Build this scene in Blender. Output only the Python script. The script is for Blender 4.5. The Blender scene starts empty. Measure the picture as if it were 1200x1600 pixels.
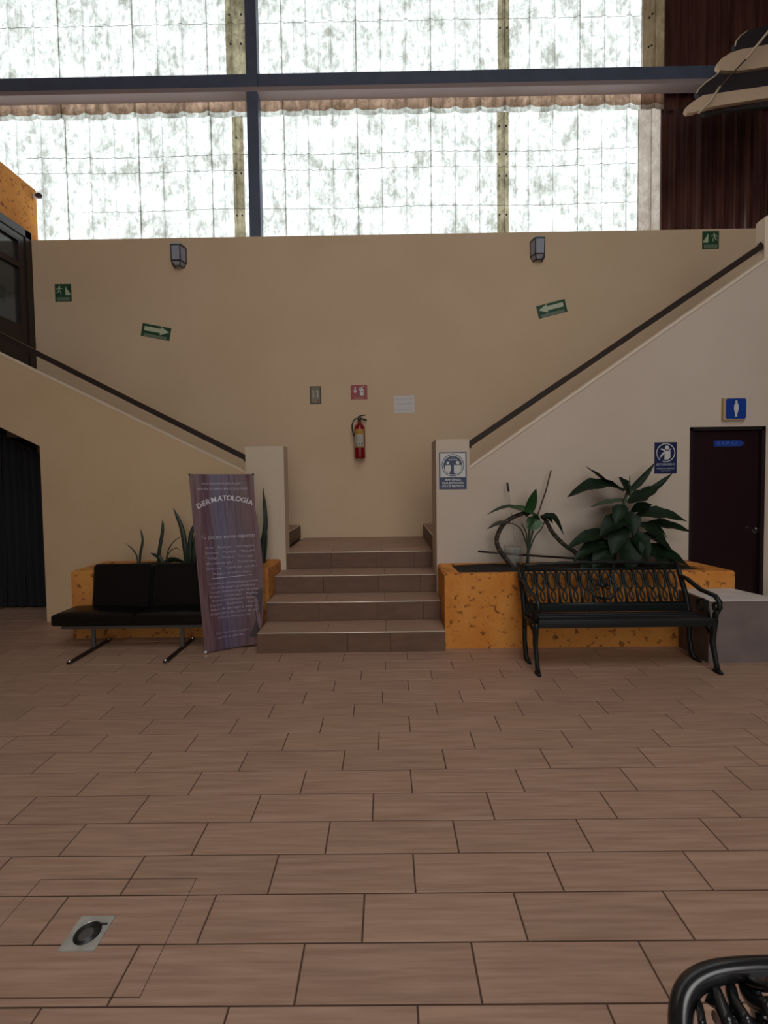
import bpy, math, random
from mathutils import Vector, Matrix
random.seed(7)
sc = bpy.context.scene
COL = sc.collection
PI = math.pi

# ------------------------------------------------------------------ camera
H = 1.5318
R3 = ((0.9998951691777285, 0.0051102070508265785, -0.013547562103176465),
      (-0.013338935513115832, -0.0388605538736071, -0.9991556085775696),
      (-0.0056323578027925435, 0.9992315763307994, -0.038788315367480966))
FPX, CX, CY = 713.68, 599.54, 776.82
cam_d = bpy.data.cameras.new('camera')
cam_d.sensor_fit = 'VERTICAL'; cam_d.sensor_height = 36; cam_d.sensor_width = 27
cam_d.lens = 36 * FPX / 1600
cam_d.shift_x = (600 - CX) / 1600
cam_d.shift_y = (CY - 800) / 1600
cam_d.clip_start = 0.02
cam = bpy.data.objects.new('camera', cam_d); COL.objects.link(cam)
r, d, f = Vector(R3[0]), Vector(R3[1]), Vector(R3[2])
cam.matrix_world = Matrix(((r.x, -d.x, -f.x, 0), (r.y, -d.y, -f.y, 0), (r.z, -d.z, -f.z, H), (0, 0, 0, 1)))
sc.camera = cam

# ------------------------------------------------------------------ sky, lights, exposure
w = bpy.data.worlds.new('sky'); sc.world = w; w.use_nodes = True
bg = w.node_tree.nodes['Background']
bg.inputs[0].default_value = (0.87, 0.95, 1.0, 1); bg.inputs[1].default_value = 2.9
sc.view_settings.view_transform = 'Standard'; sc.view_settings.look = 'None'
sc.view_settings.exposure = -0.14; sc.view_settings.gamma = 1; sc.view_settings.use_curve_mapping = False

def area(name, loc, rot, sx, sy, power, col):
    l = bpy.data.lights.new(name, 'AREA'); l.shape = 'RECTANGLE'; l.size = sx; l.size_y = sy
    l.energy = power; l.color = col
    o = bpy.data.objects.new(name, l); COL.objects.link(o); o.location = loc; o.rotation_euler = rot
    return o
area('high_front_fill', (0.6, -5.9, 6.6), (math.radians(90), 0, 0), 7.0, 3.0, 124, (1.0, 0.86, 0.74))  # added frontal fill for the upper back wall; no window is seen there
# added fill lamps overhead and low behind the camera; no such openings are seen
area('overhead_fill', (1.4, -1.4, 8.72), (0, 0, 0), 5.0, 3.6, 62, (1.0, 0.88, 0.78)).data.spread = math.radians(105)   # narrow beam, set to darken the floor towards the back
area('low_front_fill', (1.2, -5.9, 2.0), (math.radians(90), 0, 0), 3.6, 2.6, 2, (1.0, 0.93, 0.90))

# ------------------------------------------------------------------ helpers
def at(x, y, Y):
    dx, dy = (x - CX) / FPX, (y - CY) / FPX
    v = r * dx + d * dy + f
    t = Y / v.y
    return Vector((v.x * t, Y, H + v.z * t))

class MB:
    def __init__(s): s.v = []; s.f = []; s.sm = []
    def add(s, vs, fs, smooth=False):
        n = len(s.v); s.v += [tuple(v) for v in vs]
        for q in fs: s.f.append(tuple(i + n for i in q)); s.sm.append(smooth)
        return s
    def box(s, a, b):
        x0, y0, z0 = a; x1, y1, z1 = b
        vs = [(x0,y0,z0),(x1,y0,z0),(x1,y1,z0),(x0,y1,z0),(x0,y0,z1),(x1,y0,z1),(x1,y1,z1),(x0,y1,z1)]
        return s.add(vs, [(3,2,1,0),(4,5,6,7),(0,1,5,4),(1,2,6,5),(2,3,7,6),(3,0,4,7)])
    def cbox(s, a, b, c=0.004, smooth=False):
        "box with chamfered edges"
        x0, y0, z0 = a; x1, y1, z1 = b
        c = min(c, (x1-x0)/2.1, (y1-y0)/2.1, (z1-z0)/2.1)
        lay = []
        for z, k in ((z0, c), (z0 + c, 0), (z1 - c, 0), (z1, c)):
            lay.append([(x0+k+c*(k==0), y0+k, z), (x1-k-c*(k==0), y0+k, z), (x1-k, y0+k+c*(k==0), z), (x1-k, y1-k-c*(k==0), z),
                        (x1-k-c*(k==0), y1-k, z), (x0+k+c*(k==0), y1-k, z), (x0+k, y1-k-c*(k==0), z), (x0+k, y0+k+c*(k==0), z)])
        vs = [p for l in lay for p in l]; fs = [tuple(range(7, -1, -1)), tuple(range(24, 32))]
        for i in range(3):
            for j in range(8):
                fs.append((i*8+j, i*8+(j+1) % 8, (i+1)*8+(j+1) % 8, (i+1)*8+j))
        return s.add(vs, fs, smooth)
    def prism(s, pts, off, smooth=False):
        "closed polygon extruded by the vector off"
        n = len(pts); off = Vector(off)
        vs = [Vector(p) for p in pts]; vs += [v + off for v in vs]
        fs = [tuple(range(n)), tuple(range(2*n-1, n-1, -1))] + [(i, i+n, (i+1) % n + n, (i+1) % n) for i in range(n)]
        return s.add(vs, fs, smooth)
    def tube(s, path, rad, n=8, cap=True, smooth=True, flat=1.0, up=None):
        P = [Vector(p) for p in path]; m = len(P)
        R = rad if isinstance(rad, (list, tuple)) else [rad]*m
        T = [(P[min(i+1, m-1)] - P[max(i-1, 0)]).normalized() for i in range(m)]
        u = Vector(up) if up else (Vector((0,0,1)) if abs(T[0].z) < .9 else Vector((1,0,0)))
        u = (u - T[0]*u.dot(T[0])).normalized()
        vs = []
        for i in range(m):
            u = (u - T[i]*u.dot(T[i])).normalized(); w_ = T[i].cross(u)
            for k in range(n):
                a = 2*PI*k/n
                vs.append(P[i] + u*(math.cos(a)*R[i]) + w_*(math.sin(a)*R[i]*flat))
        fs = [(i*n+k, i*n+(k+1) % n, (i+1)*n+(k+1) % n, (i+1)*n+k) for i in range(m-1) for k in range(n)]
        s.add(vs, fs, smooth)
        if cap:
            b = len(s.v) - len(vs)
            s.f.append(tuple(b+k for k in range(n-1, -1, -1))); s.sm.append(False)
            s.f.append(tuple(b+(m-1)*n+k for k in range(n))); s.sm.append(False)
        return s
    def lathe(s, prof, c, n=20, smooth=True):
        "profile (radius, z) turned about the vertical through c"
        c = Vector(c); vs = []
        for (rr, z) in prof:
            for k in range(n): vs.append(c + Vector((rr*math.cos(2*PI*k/n), rr*math.sin(2*PI*k/n), z)))
        m = len(prof)
        fs = [(i*n+k, i*n+(k+1) % n, (i+1)*n+(k+1) % n, (i+1)*n+k) for i in range(m-1) for k in range(n)]
        fs += [tuple(range(n-1, -1, -1)), tuple((m-1)*n+k for k in range(n))]
        return s.add(vs, fs, smooth)
    def grid(s, fn, nu, nv, smooth=True):
        vs = [fn(i/nu, j/nv) for i in range(nu+1) for j in range(nv+1)]
        fs = [(i*(nv+1)+j, (i+1)*(nv+1)+j, (i+1)*(nv+1)+j+1, i*(nv+1)+j+1) for i in range(nu) for j in range(nv)]
        return s.add(vs, fs, smooth)
    def xf(s, fn): s.v = [tuple(fn(Vector(v))) for v in s.v]; return s
    def mesh(s, name, mat):
        me = bpy.data.meshes.new(name); me.from_pydata(s.v, [], s.f)
        me.polygons.foreach_set('use_smooth', s.sm)
        if mat: me.materials.append(mat)
        me.update(); return me
    def build(s, name, mat, parent=None):
        o = bpy.data.objects.new(name, s.mesh(name, mat)); COL.objects.link(o)
        if parent: attach(o, parent)
        return o

def wloc(o):
    v = Vector(o.location)
    while o.parent: o = o.parent; v = v + Vector(o.location)
    return v
def attach(o, p):
    "parent o, its mesh given in world coordinates; thing empties only translate"
    o.parent = p
    off = wloc(p)
    if o.type == 'MESH': o.location = -off
def tag(o, label=None, cat=None, group=None, kind=None):
    if label: o['label'] = label
    if cat: o['category'] = cat
    if group: o['group'] = group
    if kind: o['kind'] = kind
    return o
def thing(name, label, cat, loc, group=None):
    o = bpy.data.objects.new(name, None); COL.objects.link(o); o.location = loc
    o.empty_display_size = .1
    return tag(o, label, cat, group)
def inst(name, me, parent, loc):
    o = bpy.data.objects.new(name, me); COL.objects.link(o)
    if parent: o.parent = parent; o.location = Vector(loc) - wloc(parent)
    else: o.location = loc
    return o

# ------------------------------------------------------------------ materials
def mat(name, col, rough=.6, metal=0, noise=None, bump=None, spec=.5, col2=None, scale=(1,1,1), rand=0, coat=0):
    """noise=(scale, contrast lo, hi) mixes col->col2 ; bump=(scale, strength, distance)"""
    m = bpy.data.materials.new(name); m.use_nodes = True; nt = m.node_tree; N = nt.nodes; L = nt.links
    b = N['Principled BSDF']; b.inputs['Base Color'].default_value = (*col, 1)
    b.inputs['Roughness'].default_value = rough; b.inputs['Metallic'].default_value = metal
    b.inputs['Specular IOR Level'].default_value = spec; b.inputs['Coat Weight'].default_value = coat
    if noise or bump or rand:
        tc = N.new('ShaderNodeTexCoord'); mp = N.new('ShaderNodeMapping'); mp.inputs['Scale'].default_value = scale
        L.new(tc.outputs['Object'], mp.inputs['Vector'])
        if rand:
            oi = N.new('ShaderNodeObjectInfo'); vm = N.new('ShaderNodeVectorMath'); vm.operation = 'SCALE'
            cm = N.new('ShaderNodeCombineXYZ')
            for i in range(3): L.new(oi.outputs['Random'], cm.inputs[i])
            vm.inputs['Scale'].default_value = 37.0; L.new(cm.outputs[0], vm.inputs[0]); L.new(vm.outputs[0], mp.inputs['Location'])
    last = None
    if noise:
        nz = N.new('ShaderNodeTexNoise'); nz.inputs['Scale'].default_value = noise[0]; nz.inputs['Detail'].default_value = 6
        L.new(mp.outputs[0], nz.inputs['Vector'])
        cr = N.new('ShaderNodeValToRGB'); cr.color_ramp.elements[0].position = noise[1]; cr.color_ramp.elements[1].position = noise[2]
        cr.color_ramp.elements[0].color = (*(col2 or col), 1); cr.color_ramp.elements[1].color = (*col, 1)
        L.new(nz.outputs['Fac'], cr.inputs[0]); last = cr.outputs[0]
    if rand:
        hs = N.new('ShaderNodeHueSaturation')
        mr = N.new('ShaderNodeMapRange'); mr.inputs['To Min'].default_value = 1-rand; mr.inputs['To Max'].default_value = 1+rand
        L.new(oi.outputs['Random'], mr.inputs['Value']); L.new(mr.outputs[0], hs.inputs['Value'])
        if last: L.new(last, hs.inputs['Color'])
        else: hs.inputs['Color'].default_value = (*col, 1)
        last = hs.outputs[0]
    if last: L.new(last, b.inputs['Base Color'])
    if bump:
        nb = N.new('ShaderNodeTexNoise'); nb.inputs['Scale'].default_value = bump[0]; nb.inputs['Detail'].default_value = 5
        L.new(mp.outputs[0], nb.inputs['Vector'])
        bp = N.new('ShaderNodeBump'); bp.inputs['Strength'].default_value = bump[1]; bp.inputs['Distance'].default_value = bump[2]
        L.new(nb.outputs['Fac'], bp.inputs['Height']); L.new(bp.outputs[0], b.inputs['Normal'])
    return m

M_wall = mat('cream_plaster', (.69,.50,.325), .85, noise=(1.3,.3,.7), col2=(.65,.46,.29), bump=(60,.25,.004))
M_wallR = mat('offwhite_plaster', (.60,.49,.395), .85, noise=(1.1,.3,.7), col2=(.56,.45,.355), bump=(50,.25,.004))
M_wallL = mat('beige_plaster', (.60,.42,.255), .85, noise=(1.3,.3,.7), col2=(.56,.38,.22), bump=(60,.25,.004))
M_cap = mat('pale_plaster_cap', (.74,.60,.46), .8)
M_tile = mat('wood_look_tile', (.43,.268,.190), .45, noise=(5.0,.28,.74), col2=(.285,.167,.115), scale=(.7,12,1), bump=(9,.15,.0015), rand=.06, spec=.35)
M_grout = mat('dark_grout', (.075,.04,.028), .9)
M_riser = mat('riser_tile', (.165,.085,.050), .6, noise=(5.0,.30,.72), col2=(.125,.066,.040), scale=(1.2,11,4), rand=.04)  # riser colour darkened further for the dim light on front faces
M_nose = mat('steel_nosing', (.85,.74,.62), .4, metal=.35)
M_black = mat('black_leatherette', (.003,.003,.0035), .34, spec=.3, bump=(140,.15,.002))
M_iron = mat('black_green_cast_iron', (.006,.009,.009), .42, spec=.4, bump=(60,.2,.002))
M_ironb = mat('black_enamel_iron', (.012,.012,.014), .22, spec=.6)
M_wood_dark = mat('dark_slat', (.007,.009,.012), .5, noise=(8,.3,.7), col2=(.006,.007,.009), scale=(1,8,1))
M_chrome = mat('chrome', (.7,.7,.7), .18, metal=1)
M_rail = mat('dark_brown_metal', (.028,.016,.011), .6, spec=.3)
M_steel = mat('blue_grey_painted_steel', (.10,.115,.175), .5, noise=(6,.3,.7), col2=(.08,.095,.14))
M_flange = mat('brown_primer_steel', (.32,.24,.23), .6)
M_doorw = mat('dark_red_wood_door', (.022,.006,.008), .30, noise=(3,.3,.7), col2=(.014,.004,.006), scale=(6,1,.6), spec=.5)
M_frame = mat('dark_door_frame', (.02,.011,.011), .35)
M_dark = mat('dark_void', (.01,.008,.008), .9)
M_curt = mat('black_curtain', (.006,.005,.006), .85)
M_soil = mat('dark_soil', (.018,.012,.009), .95, bump=(30,1,.03))
M_leaf = mat('dark_green_leaf', (.009,.024,.007), .5, noise=(14,.35,.7), col2=(.004,.011,.005), spec=.22)
M_leafb = mat('bright_green_leaf', (.020,.075,.011), .42, noise=(25,.35,.7), col2=(.012,.045,.009))
M_pale = mat('pale_leaf_underside', (.10,.16,.09), .55)
M_stem = mat('green_stem', (.02,.035,.015), .5)
M_trunk = mat('brown_ringed_trunk', (.045,.028,.018), .6, noise=(20,.3,.7), col2=(.02,.016,.010))
M_ring = mat('pale_bark_ring', (.16,.12,.08), .7)
M_stick = mat('brown_stick', (.10,.055,.035), .7, noise=(30,.3,.7), col2=(.05,.03,.02))
M_blackp = mat('black_plastic', (.01,.01,.01), .4)
M_snake = mat('snake_plant_leaf', (.018,.035,.014), .45, noise=(18,.3,.7), col2=(.008,.014,.008))
M_red = mat('red_paint', (.22,.004,.006), .25, spec=.5)
M_redsign = mat('red_sign', (.30,.02,.025), .45)
M_white = mat('white_print', (.60,.58,.54), .5)
M_whitep = mat('white_paper', (.68,.62,.60), .7)
M_green = mat('green_sign', (.012,.065,.025), .5)
M_glow = mat('photoluminescent_cream', (.52,.55,.38), .5)
M_greyg = mat('grey_green_print', (.20,.24,.16), .5)
M_navy = mat('navy_print', (.010,.016,.075), .4)
M_blue = mat('blue_sign', (.010,.045,.27), .35)
M_bluel = mat('pale_blue_print', (.12,.20,.45), .5)
M_olive = mat('olive_sign', (.075,.055,.030), .5)
M_amber = mat('amber_label', (.42,.20,.03), .5)
M_ink = mat('black_ink', (.02,.015,.015), .6)
M_lantern = mat('lantern_frame', (.02,.02,.028), .4)
M_steelp = mat('stainless_plate', (.55,.54,.50), .38, metal=.7, noise=(20,.3,.7), col2=(.38,.36,.33))
M_gmetal = mat('grey_metal', (.10,.095,.09), .5, metal=.5)
M_fabric = mat('beige_canvas', (.60,.42,.28), .85, bump=(8,.3,.01))
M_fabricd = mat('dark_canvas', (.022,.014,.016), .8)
M_cord = mat('pale_cord', (.62,.48,.33), .7)
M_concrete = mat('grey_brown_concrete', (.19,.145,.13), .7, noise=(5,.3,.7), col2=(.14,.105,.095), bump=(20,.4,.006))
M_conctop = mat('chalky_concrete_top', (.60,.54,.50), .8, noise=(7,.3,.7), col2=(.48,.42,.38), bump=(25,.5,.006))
M_rust = mat('rusty_brown_sheet', (.12,.042,.030), .33, noise=(2.2,.3,.7), col2=(.040,.014,.012), scale=(5,1,.6), spec=.5)
M_ceil = mat('ceiling_paint', (.16,.11,.08), .9)
M_hall = mat('hall_wall_paint', (.26,.17,.10), .9)

def cantera(name, c1, c2, c3):
    m = bpy.data.materials.new(name); m.use_nodes = True; nt = m.node_tree; N = nt.nodes; L = nt.links
    b = N['Principled BSDF']; b.inputs['Roughness'].default_value = .85
    tc = N.new('ShaderNodeTexCoord')
    n1 = N.new('ShaderNodeTexNoise'); n1.inputs['Scale'].default_value = 3.2; n1.inputs['Detail'].default_value = 5
    n2 = N.new('ShaderNodeTexNoise'); n2.inputs['Scale'].default_value = 17; n2.inputs['Detail'].default_value = 4
    L.new(tc.outputs['Object'], n1.inputs['Vector']); L.new(tc.outputs['Object'], n2.inputs['Vector'])
    r1 = N.new('ShaderNodeValToRGB'); r1.color_ramp.elements[0].position = .35; r1.color_ramp.elements[1].position = .68
    r1.color_ramp.elements[0].color = (*c1,1); r1.color_ramp.elements[1].color = (*c2,1)
    r2 = N.new('ShaderNodeValToRGB'); r2.color_ramp.elements[0].position = .34; r2.color_ramp.elements[1].position = .43
    r2.color_ramp.elements[0].color = (1,1,1,1); r2.color_ramp.elements[1].color = (0,0,0,1)
    mx = N.new('ShaderNodeMix'); mx.data_type = 'RGBA'
    L.new(n1.outputs['Fac'], r1.inputs[0]); L.new(n2.outputs['Fac'], r2.inputs[0])
    L.new(r2.outputs[0], mx.inputs[0]); L.new(r1.outputs[0], mx.inputs[6]); mx.inputs[7].default_value = (*c3,1)
    L.new(mx.outputs[2], b.inputs['Base Color'])
    bp = N.new('ShaderNodeBump'); bp.inputs['Strength'].default_value = .6; bp.inputs['Distance'].default_value = .012
    L.new(n2.outputs['Fac'], bp.inputs['Height']); L.new(bp.outputs[0], b.inputs['Normal'])
    return m
M_orange = cantera('orange_rough_stone', (.58,.20,.025), (.68,.28,.055), (.24,.07,.012))
M_orangeL = cantera('red_orange_rough_stone', (.48,.155,.028), (.58,.25,.05), (.22,.06,.012))

def sheet_mat(name, c_hi, c_lo, c_stain_shade, transp=.0):
    "weathered translucent fibreglass: light comes through it from the sky behind"
    m = bpy.data.materials.new(name); m.use_nodes = True; nt = m.node_tree; N = nt.nodes; L = nt.links
    for n in list(N): N.remove(n)
    out = N.new('ShaderNodeOutputMaterial'); tr = N.new('ShaderNodeBsdfTranslucent'); di = N.new('ShaderNodeBsdfDiffuse')
    mx = N.new('ShaderNodeMixShader'); mx.inputs[0].default_value = .12
    L.new(tr.outputs[0], mx.inputs[1]); L.new(di.outputs[0], mx.inputs[2]); L.new(mx.outputs[0], out.inputs[0])
    tc = N.new('ShaderNodeTexCoord'); oi = N.new('ShaderNodeObjectInfo')
    mp = N.new('ShaderNodeMapping'); mp.inputs['Scale'].default_value = (1.6,1,1)
    L.new(tc.outputs['Object'], mp.inputs['Vector'])
    n1 = N.new('ShaderNodeTexNoise'); n1.inputs['Scale'].default_value = 2.2; n1.inputs['Detail'].default_value = 7; n1.inputs['Roughness'].default_value = .68
    n2 = N.new('ShaderNodeTexNoise'); n2.inputs['Scale'].default_value = 9; n2.inputs['Detail'].default_value = 8; n2.inputs['Roughness'].default_value = .75; n2.inputs['Distortion'].default_value = .6
    n3 = N.new('ShaderNodeTexNoise'); n3.inputs['Scale'].default_value = 26; n3.inputs['Detail'].default_value = 3; n3.inputs['Distortion'].default_value = 1.5
    for n in (n1, n2, n3): L.new(mp.outputs[0], n.inputs['Vector'])
    ma = N.new('ShaderNodeMath'); ma.operation = 'MULTIPLY'; L.new(n1.outputs['Fac'], ma.inputs[0]); L.new(n2.outputs['Fac'], ma.inputs[1])
    r1 = N.new('ShaderNodeValToRGB'); r1.color_ramp.elements[0].position = .16; r1.color_ramp.elements[1].position = .37
    r1.color_ramp.elements[0].color = (*c_lo,1); r1.color_ramp.elements[1].color = (*c_hi,1)
    L.new(ma.outputs[0], r1.inputs[0])
    r3 = N.new('ShaderNodeValToRGB'); r3.color_ramp.elements[0].position = .26; r3.color_ramp.elements[1].position = .33
    r3.color_ramp.elements[0].color = (1,1,1,1); r3.color_ramp.elements[1].color = (0,0,0,1)
    L.new(n3.outputs['Fac'], r3.inputs[0])
    m2 = N.new('ShaderNodeMix'); m2.data_type = 'RGBA'
    L.new(r3.outputs[0], m2.inputs[0]); L.new(r1.outputs[0], m2.inputs[6]); m2.inputs[7].default_value = (*c_stain_shade,1)
    # rib shading put into the colour: a dark line along each rib (every 0.355 m) and, fainter, half way between
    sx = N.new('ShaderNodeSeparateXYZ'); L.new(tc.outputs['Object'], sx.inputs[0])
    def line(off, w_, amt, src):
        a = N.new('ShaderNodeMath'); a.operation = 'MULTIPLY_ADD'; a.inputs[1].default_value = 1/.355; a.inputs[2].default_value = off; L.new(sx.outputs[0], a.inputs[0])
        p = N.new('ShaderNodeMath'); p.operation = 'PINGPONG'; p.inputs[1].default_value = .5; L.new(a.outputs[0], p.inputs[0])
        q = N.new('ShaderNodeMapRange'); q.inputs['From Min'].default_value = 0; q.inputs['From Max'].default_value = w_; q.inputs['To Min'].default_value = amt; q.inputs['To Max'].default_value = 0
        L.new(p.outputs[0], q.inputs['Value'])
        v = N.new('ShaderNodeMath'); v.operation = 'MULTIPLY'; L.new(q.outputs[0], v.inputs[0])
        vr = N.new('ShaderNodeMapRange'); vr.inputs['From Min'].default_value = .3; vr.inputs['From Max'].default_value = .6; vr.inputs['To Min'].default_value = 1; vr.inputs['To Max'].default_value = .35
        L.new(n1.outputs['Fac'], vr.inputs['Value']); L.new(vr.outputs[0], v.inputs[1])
        mm = N.new('ShaderNodeMix'); mm.data_type = 'RGBA'; L.new(v.outputs[0], mm.inputs[0]); L.new(src, mm.inputs[6]); mm.inputs[7].default_value = (*c_stain_shade, 1)
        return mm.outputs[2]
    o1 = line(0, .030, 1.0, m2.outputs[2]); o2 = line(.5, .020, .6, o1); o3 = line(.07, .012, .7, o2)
    L.new(o3, tr.inputs[0]); L.new(o3, di.inputs[0])
    return m
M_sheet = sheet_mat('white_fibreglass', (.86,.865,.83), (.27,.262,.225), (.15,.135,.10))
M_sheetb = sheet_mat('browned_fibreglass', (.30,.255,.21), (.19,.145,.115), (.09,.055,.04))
def film_mat(name, c, c2):
    "thin tinted strip laid over the sheets: it filters the light that comes through them"
    m = bpy.data.materials.new(name); m.use_nodes = True; nt = m.node_tree; N = nt.nodes; L = nt.links
    for n in list(N): N.remove(n)
    out = N.new('ShaderNodeOutputMaterial'); tr = N.new('ShaderNodeBsdfTransparent'); di = N.new('ShaderNodeBsdfDiffuse')
    mx = N.new('ShaderNodeMixShader'); mx.inputs[0].default_value = .15
    L.new(tr.outputs[0], mx.inputs[1]); L.new(di.outputs[0], mx.inputs[2]); L.new(mx.outputs[0], out.inputs[0])
    tc = N.new('ShaderNodeTexCoord'); n1 = N.new('ShaderNodeTexNoise'); n1.inputs['Scale'].default_value = 6; n1.inputs['Detail'].default_value = 6
    mp = N.new('ShaderNodeMapping'); mp.inputs['Scale'].default_value = (3,1,.5); L.new(tc.outputs['Object'], mp.inputs['Vector']); L.new(mp.outputs[0], n1.inputs['Vector'])
    r1 = N.new('ShaderNodeValToRGB'); r1.color_ramp.elements[0].position = .35; r1.color_ramp.elements[1].position = .65
    r1.color_ramp.elements[0].color = (*c2,1); r1.color_ramp.elements[1].color = (*c,1)
    L.new(n1.outputs['Fac'], r1.inputs[0]); L.new(r1.outputs[0], tr.inputs[0]); L.new(r1.outputs[0], di.inputs[0])
    return m
M_batten = film_mat('beige_fibreglass_strip', (.40,.345,.235), (.30,.25,.165))
M_hem = film_mat('pinkish_brown_hem', (.50,.33,.24), (.36,.23,.17))
M_seam = mat('sheet_seam', (.30,.28,.25), .8)

def glass_dark(name, col, rough=.06, alpha=.55):
    m = bpy.data.materials.new(name); m.use_nodes = True; b = m.node_tree.nodes['Principled BSDF']
    b.inputs['Base Color'].default_value = (*col,1); b.inputs['Roughness'].default_value = rough; b.inputs['Alpha'].default_value = alpha
    return m
M_glass = glass_dark('dark_door_glass', (.05,.05,.045), .08, .93)
M_lglass = glass_dark('frosted_lantern_glass', (.42,.43,.50), .35, .75)
M_clear = glass_dark('clear_plastic', (.35,.38,.34), .15, .35)

# banner canvas: burgundy, turning violet towards the middle
def banner_mat():
    m = bpy.data.materials.new('burgundy_violet_banner'); m.use_nodes = True; nt = m.node_tree; N = nt.nodes; L = nt.links
    b = N['Principled BSDF']; b.inputs['Roughness'].default_value = .42
    uv = N.new('ShaderNodeUVMap'); sp = N.new('ShaderNodeSeparateXYZ'); L.new(uv.outputs[0], sp.inputs[0])
    nz = N.new('ShaderNodeTexNoise'); nz.inputs['Scale'].default_value = 4; mp = N.new('ShaderNodeMapping'); mp.inputs['Scale'].default_value = (2.2,.8,1)
    L.new(uv.outputs[0], mp.inputs['Vector']); L.new(mp.outputs[0], nz.inputs['Vector'])
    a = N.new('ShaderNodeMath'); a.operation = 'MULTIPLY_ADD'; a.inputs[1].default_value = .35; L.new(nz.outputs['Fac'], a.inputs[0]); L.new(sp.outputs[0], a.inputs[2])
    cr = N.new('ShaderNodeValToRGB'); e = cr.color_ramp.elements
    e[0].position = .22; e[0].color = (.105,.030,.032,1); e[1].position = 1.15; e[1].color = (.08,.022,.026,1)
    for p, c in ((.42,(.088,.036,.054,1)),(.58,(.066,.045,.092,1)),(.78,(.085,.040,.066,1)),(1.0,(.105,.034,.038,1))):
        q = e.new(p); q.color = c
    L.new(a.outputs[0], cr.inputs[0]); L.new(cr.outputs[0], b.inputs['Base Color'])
    bp = N.new('ShaderNodeBump'); bp.inputs['Distance'].default_value = .02; bp.inputs['Strength'].default_value = .5
    L.new(nz.outputs['Fac'], bp.inputs['Height']); L.new(bp.outputs[0], b.inputs['Normal'])
    return m

# ------------------------------------------------------------------ flat print and lettering
DG = None
def text_mesh(s, size, align='CENTER', sx=1.0, bold=0):
    "returns (verts, faces) of flat lettering in the XY plane"
    cu = bpy.data.curves.new('lettering', 'FONT'); cu.body = s; cu.size = size; cu.align_x = align; cu.align_y = 'CENTER'
    cu.resolution_u = 2; cu.offset = bold
    o = bpy.data.objects.new('lettering', cu); COL.objects.link(o)
    dg = bpy.context.evaluated_depsgraph_get(); dg.update()
    me = o.evaluated_get(dg).to_mesh()
    vs = [(v.co.x*sx, v.co.y) for v in me.vertices]; fs = [tuple(p.vertices) for p in me.polygons]
    o.evaluated_get(dg).to_mesh_clear(); bpy.data.objects.remove(o); bpy.data.curves.remove(cu)
    return vs, fs
class Flat:
    "flat print laid out in (u, v) metres around a sign centre on a wall facing -Y, turned by rot"
    def __init__(s, c, rot=0, th=.0012): s.c = Vector(c); s.rot = rot; s.th = th; s.mb = MB()
    def P(s, u, v, k=0):
        ca, sa = math.cos(s.rot), math.sin(s.rot)
        return Vector((s.c.x + u*ca - v*sa, s.c.y - k, s.c.z + u*sa + v*ca))
    def poly(s, pts, k=0):
        a = sum(pts[i][0]*pts[(i+1) % len(pts)][1] - pts[(i+1) % len(pts)][0]*pts[i][1] for i in range(len(pts)))
        if a < 0: pts = pts[::-1]
        s.mb.prism([s.P(u, v, k + s.th) for u, v in pts], (0, s.th, 0)); return s
    def rect(s, u0, v0, u1, v1, k=0): return s.poly([(u0,v0),(u1,v0),(u1,v1),(u0,v1)], k)
    def disc(s, u, v, rr, k=0, n=20, sq=1): return s.poly([(u+rr*math.cos(2*PI*i/n), v+rr*sq*math.sin(2*PI*i/n)) for i in range(n)], k)
    def ring(s, u, v, r0, r1, k=0, n=28, a0=0, a1=2*PI):
        vs = []
        for i in range(n+1):
            a = a0+(a1-a0)*i/n
            vs += [s.P(u+r0*math.cos(a), v+r0*math.sin(a), k+s.th), s.P(u+r1*math.cos(a), v+r1*math.sin(a), k+s.th)]
        s.mb.add(vs, [(2*i, 2*i+2, 2*i+3, 2*i+1)[::-1] for i in range(n)]); return s
    def stroke(s, a, b, wd, k=0):
        d_ = Vector((b[0]-a[0], b[1]-a[1])); n_ = Vector((-d_.y, d_.x)).normalized()*wd/2
        return s.poly([(a[0]-n_.x,a[1]-n_.y),(b[0]-n_.x,b[1]-n_.y),(b[0]+n_.x,b[1]+n_.y),(a[0]+n_.x,a[1]+n_.y)], k)
    def text(s, t, u, v, size, k=0, sx=1.0, bold=0, width=None):
        vs, fs = text_mesh(t, size, sx=sx, bold=bold)
        if width:
            w_ = max(p[0] for p in vs) - min(p[0] for p in vs); q = width/w_
            vs = [(p[0]*q, p[1]) for p in vs]
        s.mb.add([s.P(u+p[0], v+p[1], k+s.th) for p in vs], fs); return s
    def build(s, name, m, parent):
        o = s.mb.build(name, m, parent); s.mb = MB(); return o

# ------------------------------------------------------------------ big structure
WY = 6.35                                  # back wall of the stair well
struct = lambda name, mb, m, parent=None: tag(mb.build(name, m, parent), kind='structure')
floor = struct('floor', MB().box((-8,-6,-.2),(8,6.5,-.0035)), M_grout)
wb = struct('wall_back', MB().box((-4.83,WY,0),(5.6,WY+.16,4.862)), M_wall)

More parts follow.
